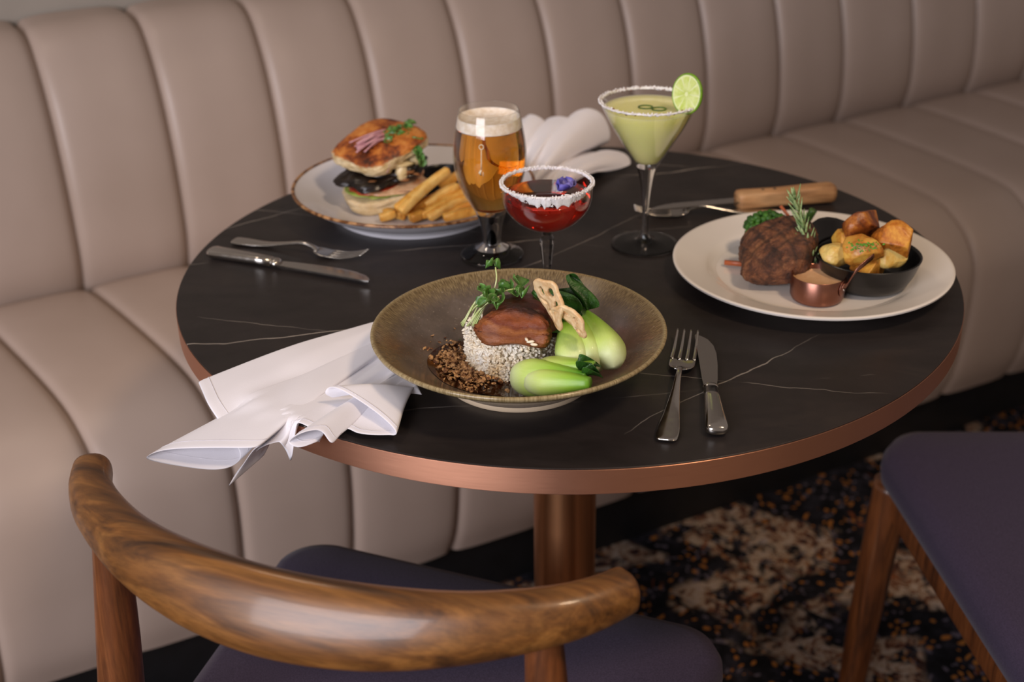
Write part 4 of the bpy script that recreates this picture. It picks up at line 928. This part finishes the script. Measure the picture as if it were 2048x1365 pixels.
def knife(label, tip, end, flip=1, group='dinner knives'):
    d = tip - end; L = math.hypot(d.x, d.y); f = thing('dinner_knife', label, 'knife', end, math.atan2(d.y, d.x) - PI / 2, group); k = L / 0.195
    P = [(0, y * k, 0.0055) for y in (0.0, 0.002, 0.006, 0.03, 0.06, 0.078)]
    mk('handle', *tube(P, [(0.0055, 0.0025), (0.0082, 0.0042), (0.0096, 0.0052), (0.0086, 0.0052), (0.0070, 0.0050), (0.0062, 0.0046)], 20, power=2.8), MAT['steel'], f)
    mk('bolster', *tube([(0, y * k, 0.0052) for y in (0.078, 0.081, 0.084, 0.087)], [(0.0055, 0.0038), (0.0070, 0.0048), (0.0070, 0.0046), (0.0055, 0.0022)], 20), MAT['steel'], f)
    rings = []
    for y, xl, xr in ((0.086, -0.0060, 0.0060), (0.10, -0.0068, 0.0082), (0.13, -0.0070, 0.0105), (0.155, -0.0072, 0.0112), (0.172, -0.0075, 0.0095), (0.185, -0.0078, 0.0050), (0.192, -0.0078, -0.0005), (0.195, -0.0070, -0.0045)):
        zc = 0.0046; a, b = (xl, xr) if flip > 0 else (-xl, -xr)
        rings.append([(a * k, y * k, zc - 0.0009), (b * k, y * k, zc - 0.0003), (b * k, y * k, zc + 0.0003), (a * k, y * k, zc + 0.0009)])
    mk('blade', *loft(rings), MAT['steel'], f, smooth=True, sharp=30)
    return f
zt_ = ZT + 0.0006
fork('dinner fork laid tines away beside the stoneware bowl, parallel to a knife', at(1375, 680, zt_), at(1332, 886, zt_))
knife('dinner knife laid alongside the fork by the stoneware bowl', at(1404, 680, zt_), at(1434, 876, zt_), 1)
fork('dinner fork by the bare table edge, resting near the burger plate', at(732, 523, zt_), at(468, 484, zt_))
knife('dinner knife lying between the burger plate and the draped napkin', at(744, 566, zt_), at(420, 512, zt_), -1)
fork('dinner fork partly hidden under the steak plate, behind the martini glass', at(1268, 432, zt_), at(1560, 428, zt_))
# steak knife
tip, end = at(1285, 436, zt_), at(1668, 402, zt_); d = tip - end; L = math.hypot(d.x, d.y)
sk = thing('steak_knife', 'steak knife with pale wooden handle behind the steak plate', 'knife', end, math.atan2(d.y, d.x) - PI / 2)
hl = L * 0.52; m_rv = simple('dark_rivet', '#4a3c34', rough=0.4, metal=0.6)
m_hw = m_wood('pale_handle_wood', '#8a5c38', '#b98a5c', '#cda678', 0.5, (30, 4, 30), 0.0)
hnd = mk('handle', *tube([(0, y * hl, 0.0115) for y in (0, 0.02, 0.06, 0.3, 0.6, 0.93, 0.98, 1.0)], [(0.006, 0.006), (0.0095, 0.0095), (0.0112, 0.0110), (0.0108, 0.0105), (0.0100, 0.0100), (0.0110, 0.0110), (0.0105, 0.0105), (0.008, 0.0085)], 24, power=4), m_hw, sk)
for t in (0.62, 0.74, 0.86): mk('rivet', *xf(lathe([(0, 0.0006), (0.0018, 0.0004), (0.0022, -0.001), (0, -0.001)], 16), T((0, hl * t, 0.0217))), m_rv, hnd)
rings = []
for i in range(25):
    t = i / 24; y = hl - 0.004 + (L - hl + 0.004) * t; top_ = 0.0085; w_ = 0.0092 * (1 - max(0, (t - 0.6) / 0.4) ** 2.2) + 0.0004; ser = 0.0006 * (i % 2) if 0.1 < t < 0.9 else 0
    rings.append([(-0.0085, y, 0.0108), (-0.0085 + 2 * w_ - ser, y, 0.0102), (-0.0085 + 2 * w_ - ser, y, 0.0106), (-0.0085, y, 0.0120)])
mk('blade', *loft(rings), MAT['steel'], sk, sharp=30)

# ================================================================== napkins
def napkin(label, hem, pinch, nv=16, per=5, sag=0.0, amp=0.0015, seed=0, lay=lambda t: t):
    """ruled cloth between a gathered end and a wavy hem"""
    H = spline(hem, per); Pn = spline(pinch, per); n = len(H); base = sum(Pn, Vector()) / n; base.z = ZT
    V = []
    for i in range(n):
        for j in range(nv + 1):
            t = j / nv; p = lerp(Pn[i], H[i], t); p = p + Vector((0, 0, sag * math.sin(PI * t)))
            p = p + Vector((noise.noise(p * 22 + Vector((seed, 0, 0))), noise.noise(p * 22 + Vector((0, seed, 5))), noise.noise(p * 20 + Vector((9, 0, seed))))) * amp * math.sin(PI * min(1, t * 1.1 + .05))
            rad_ = math.hypot(p.x, p.y); fl = ZT + 0.0022 + 0.0040 * lay(i / (n - 1)) - max(0, rad_ - 0.405) * 6.0
            if rad_ < 0.412 and p.z < fl: p.z = fl
            V.append(p - base)
    o = mk('cloth_napkin', V, grid_faces(n, nv + 1), MAT['linen']); o.location = base; solid(o, 0.0011); subsurf(o, 1)
    line = [V[i * (nv + 1) + nv - 1] + Vector((0, 0, 0.0008)) for i in range(n)]
    mk('hem_stitch', *tube(line, 0.00018, 5), MAT['stitch'], o)
    return tag(o, label, 'napkin', 'white linen napkins')
h = lambda *l: [at(x, y, ZT + z) for x, y, z in l]
hem = h((395, 764, .004), (404, 785, .003), (418, 815, .000), (450, 862, -.012), (478, 905, -.020), (470, 930, -.026), (430, 941, -.028), (360, 934, -.028), (296, 921, -.024), (300, 910, -.018), (340, 900, -.012), (420, 897, -.006),
        (500, 897, -.004), (520, 892, -.006), (505, 902, -.014), (485, 930, -.028), (456, 974, -.045), (478, 938, -.034), (515, 900, -.018), (551, 886, -.012), (561, 888, -.012), (572, 905, -.022), (588, 941, -.040), (606, 918, -.030), (640, 884, -.002),
        (600, 896, .000), (576, 886, .002), (600, 868, .012), (640, 862, .012), (664, 888, .0030), (690, 862, .0035), (716, 872, .003), (750, 876, .003), (782, 874, .004), (792, 864, .010), (760, 832, .016), (715, 800, .020), (676, 778, .024), (656, 776, .022), (650, 788, .016), (664, 796, .010))
n = len(hem)
def pinch_pt(i):
    t = i / (n - 1); wv_ = [0.004, 0.018][i % 2]
    return at(lerp(765, 845, t), lerp(640, 790, t), ZT + 0.006 + 0.006 * abs(math.sin(t * 9)))
pin_ = [pinch_pt(i) for i in range(n)]
napkin('white linen napkin gathered under the stoneware bowl and hanging over the table edge', hem, pin_, 18, 4, 0.004, 0.0015, 1)
hem = h((905, 290, .006), (960, 262, .020), (1040, 240, .040), (1062, 228, .052), (1088, 240, .046), (1095, 262, .030), (1092, 240, .040), (1115, 232, .050), (1140, 236, .050), (1142, 240, .046), (1150, 224, .056), (1178, 216, .060), (1205, 228, .052), (1220, 258, .034), (1219, 282, .020), (1200, 292, .010), (1180, 300, .006),
        (1195, 305, .010), (1215, 300, .018), (1248, 306, .016), (1262, 322, .008), (1255, 338, .002), (1225, 345, .002))
n = len(hem)
pin_ = [at(lerp(985, 1120, i / (n - 1)), lerp(345, 385, i / (n - 1)), ZT + 0.006 + 0.010 * abs(math.sin(i * 0.9))) for i in range(n)]
napkin('white linen napkin rolled into a loose fan behind the beer glass', hem, pin_, 14, 5, 0.010, 0.001, 4)
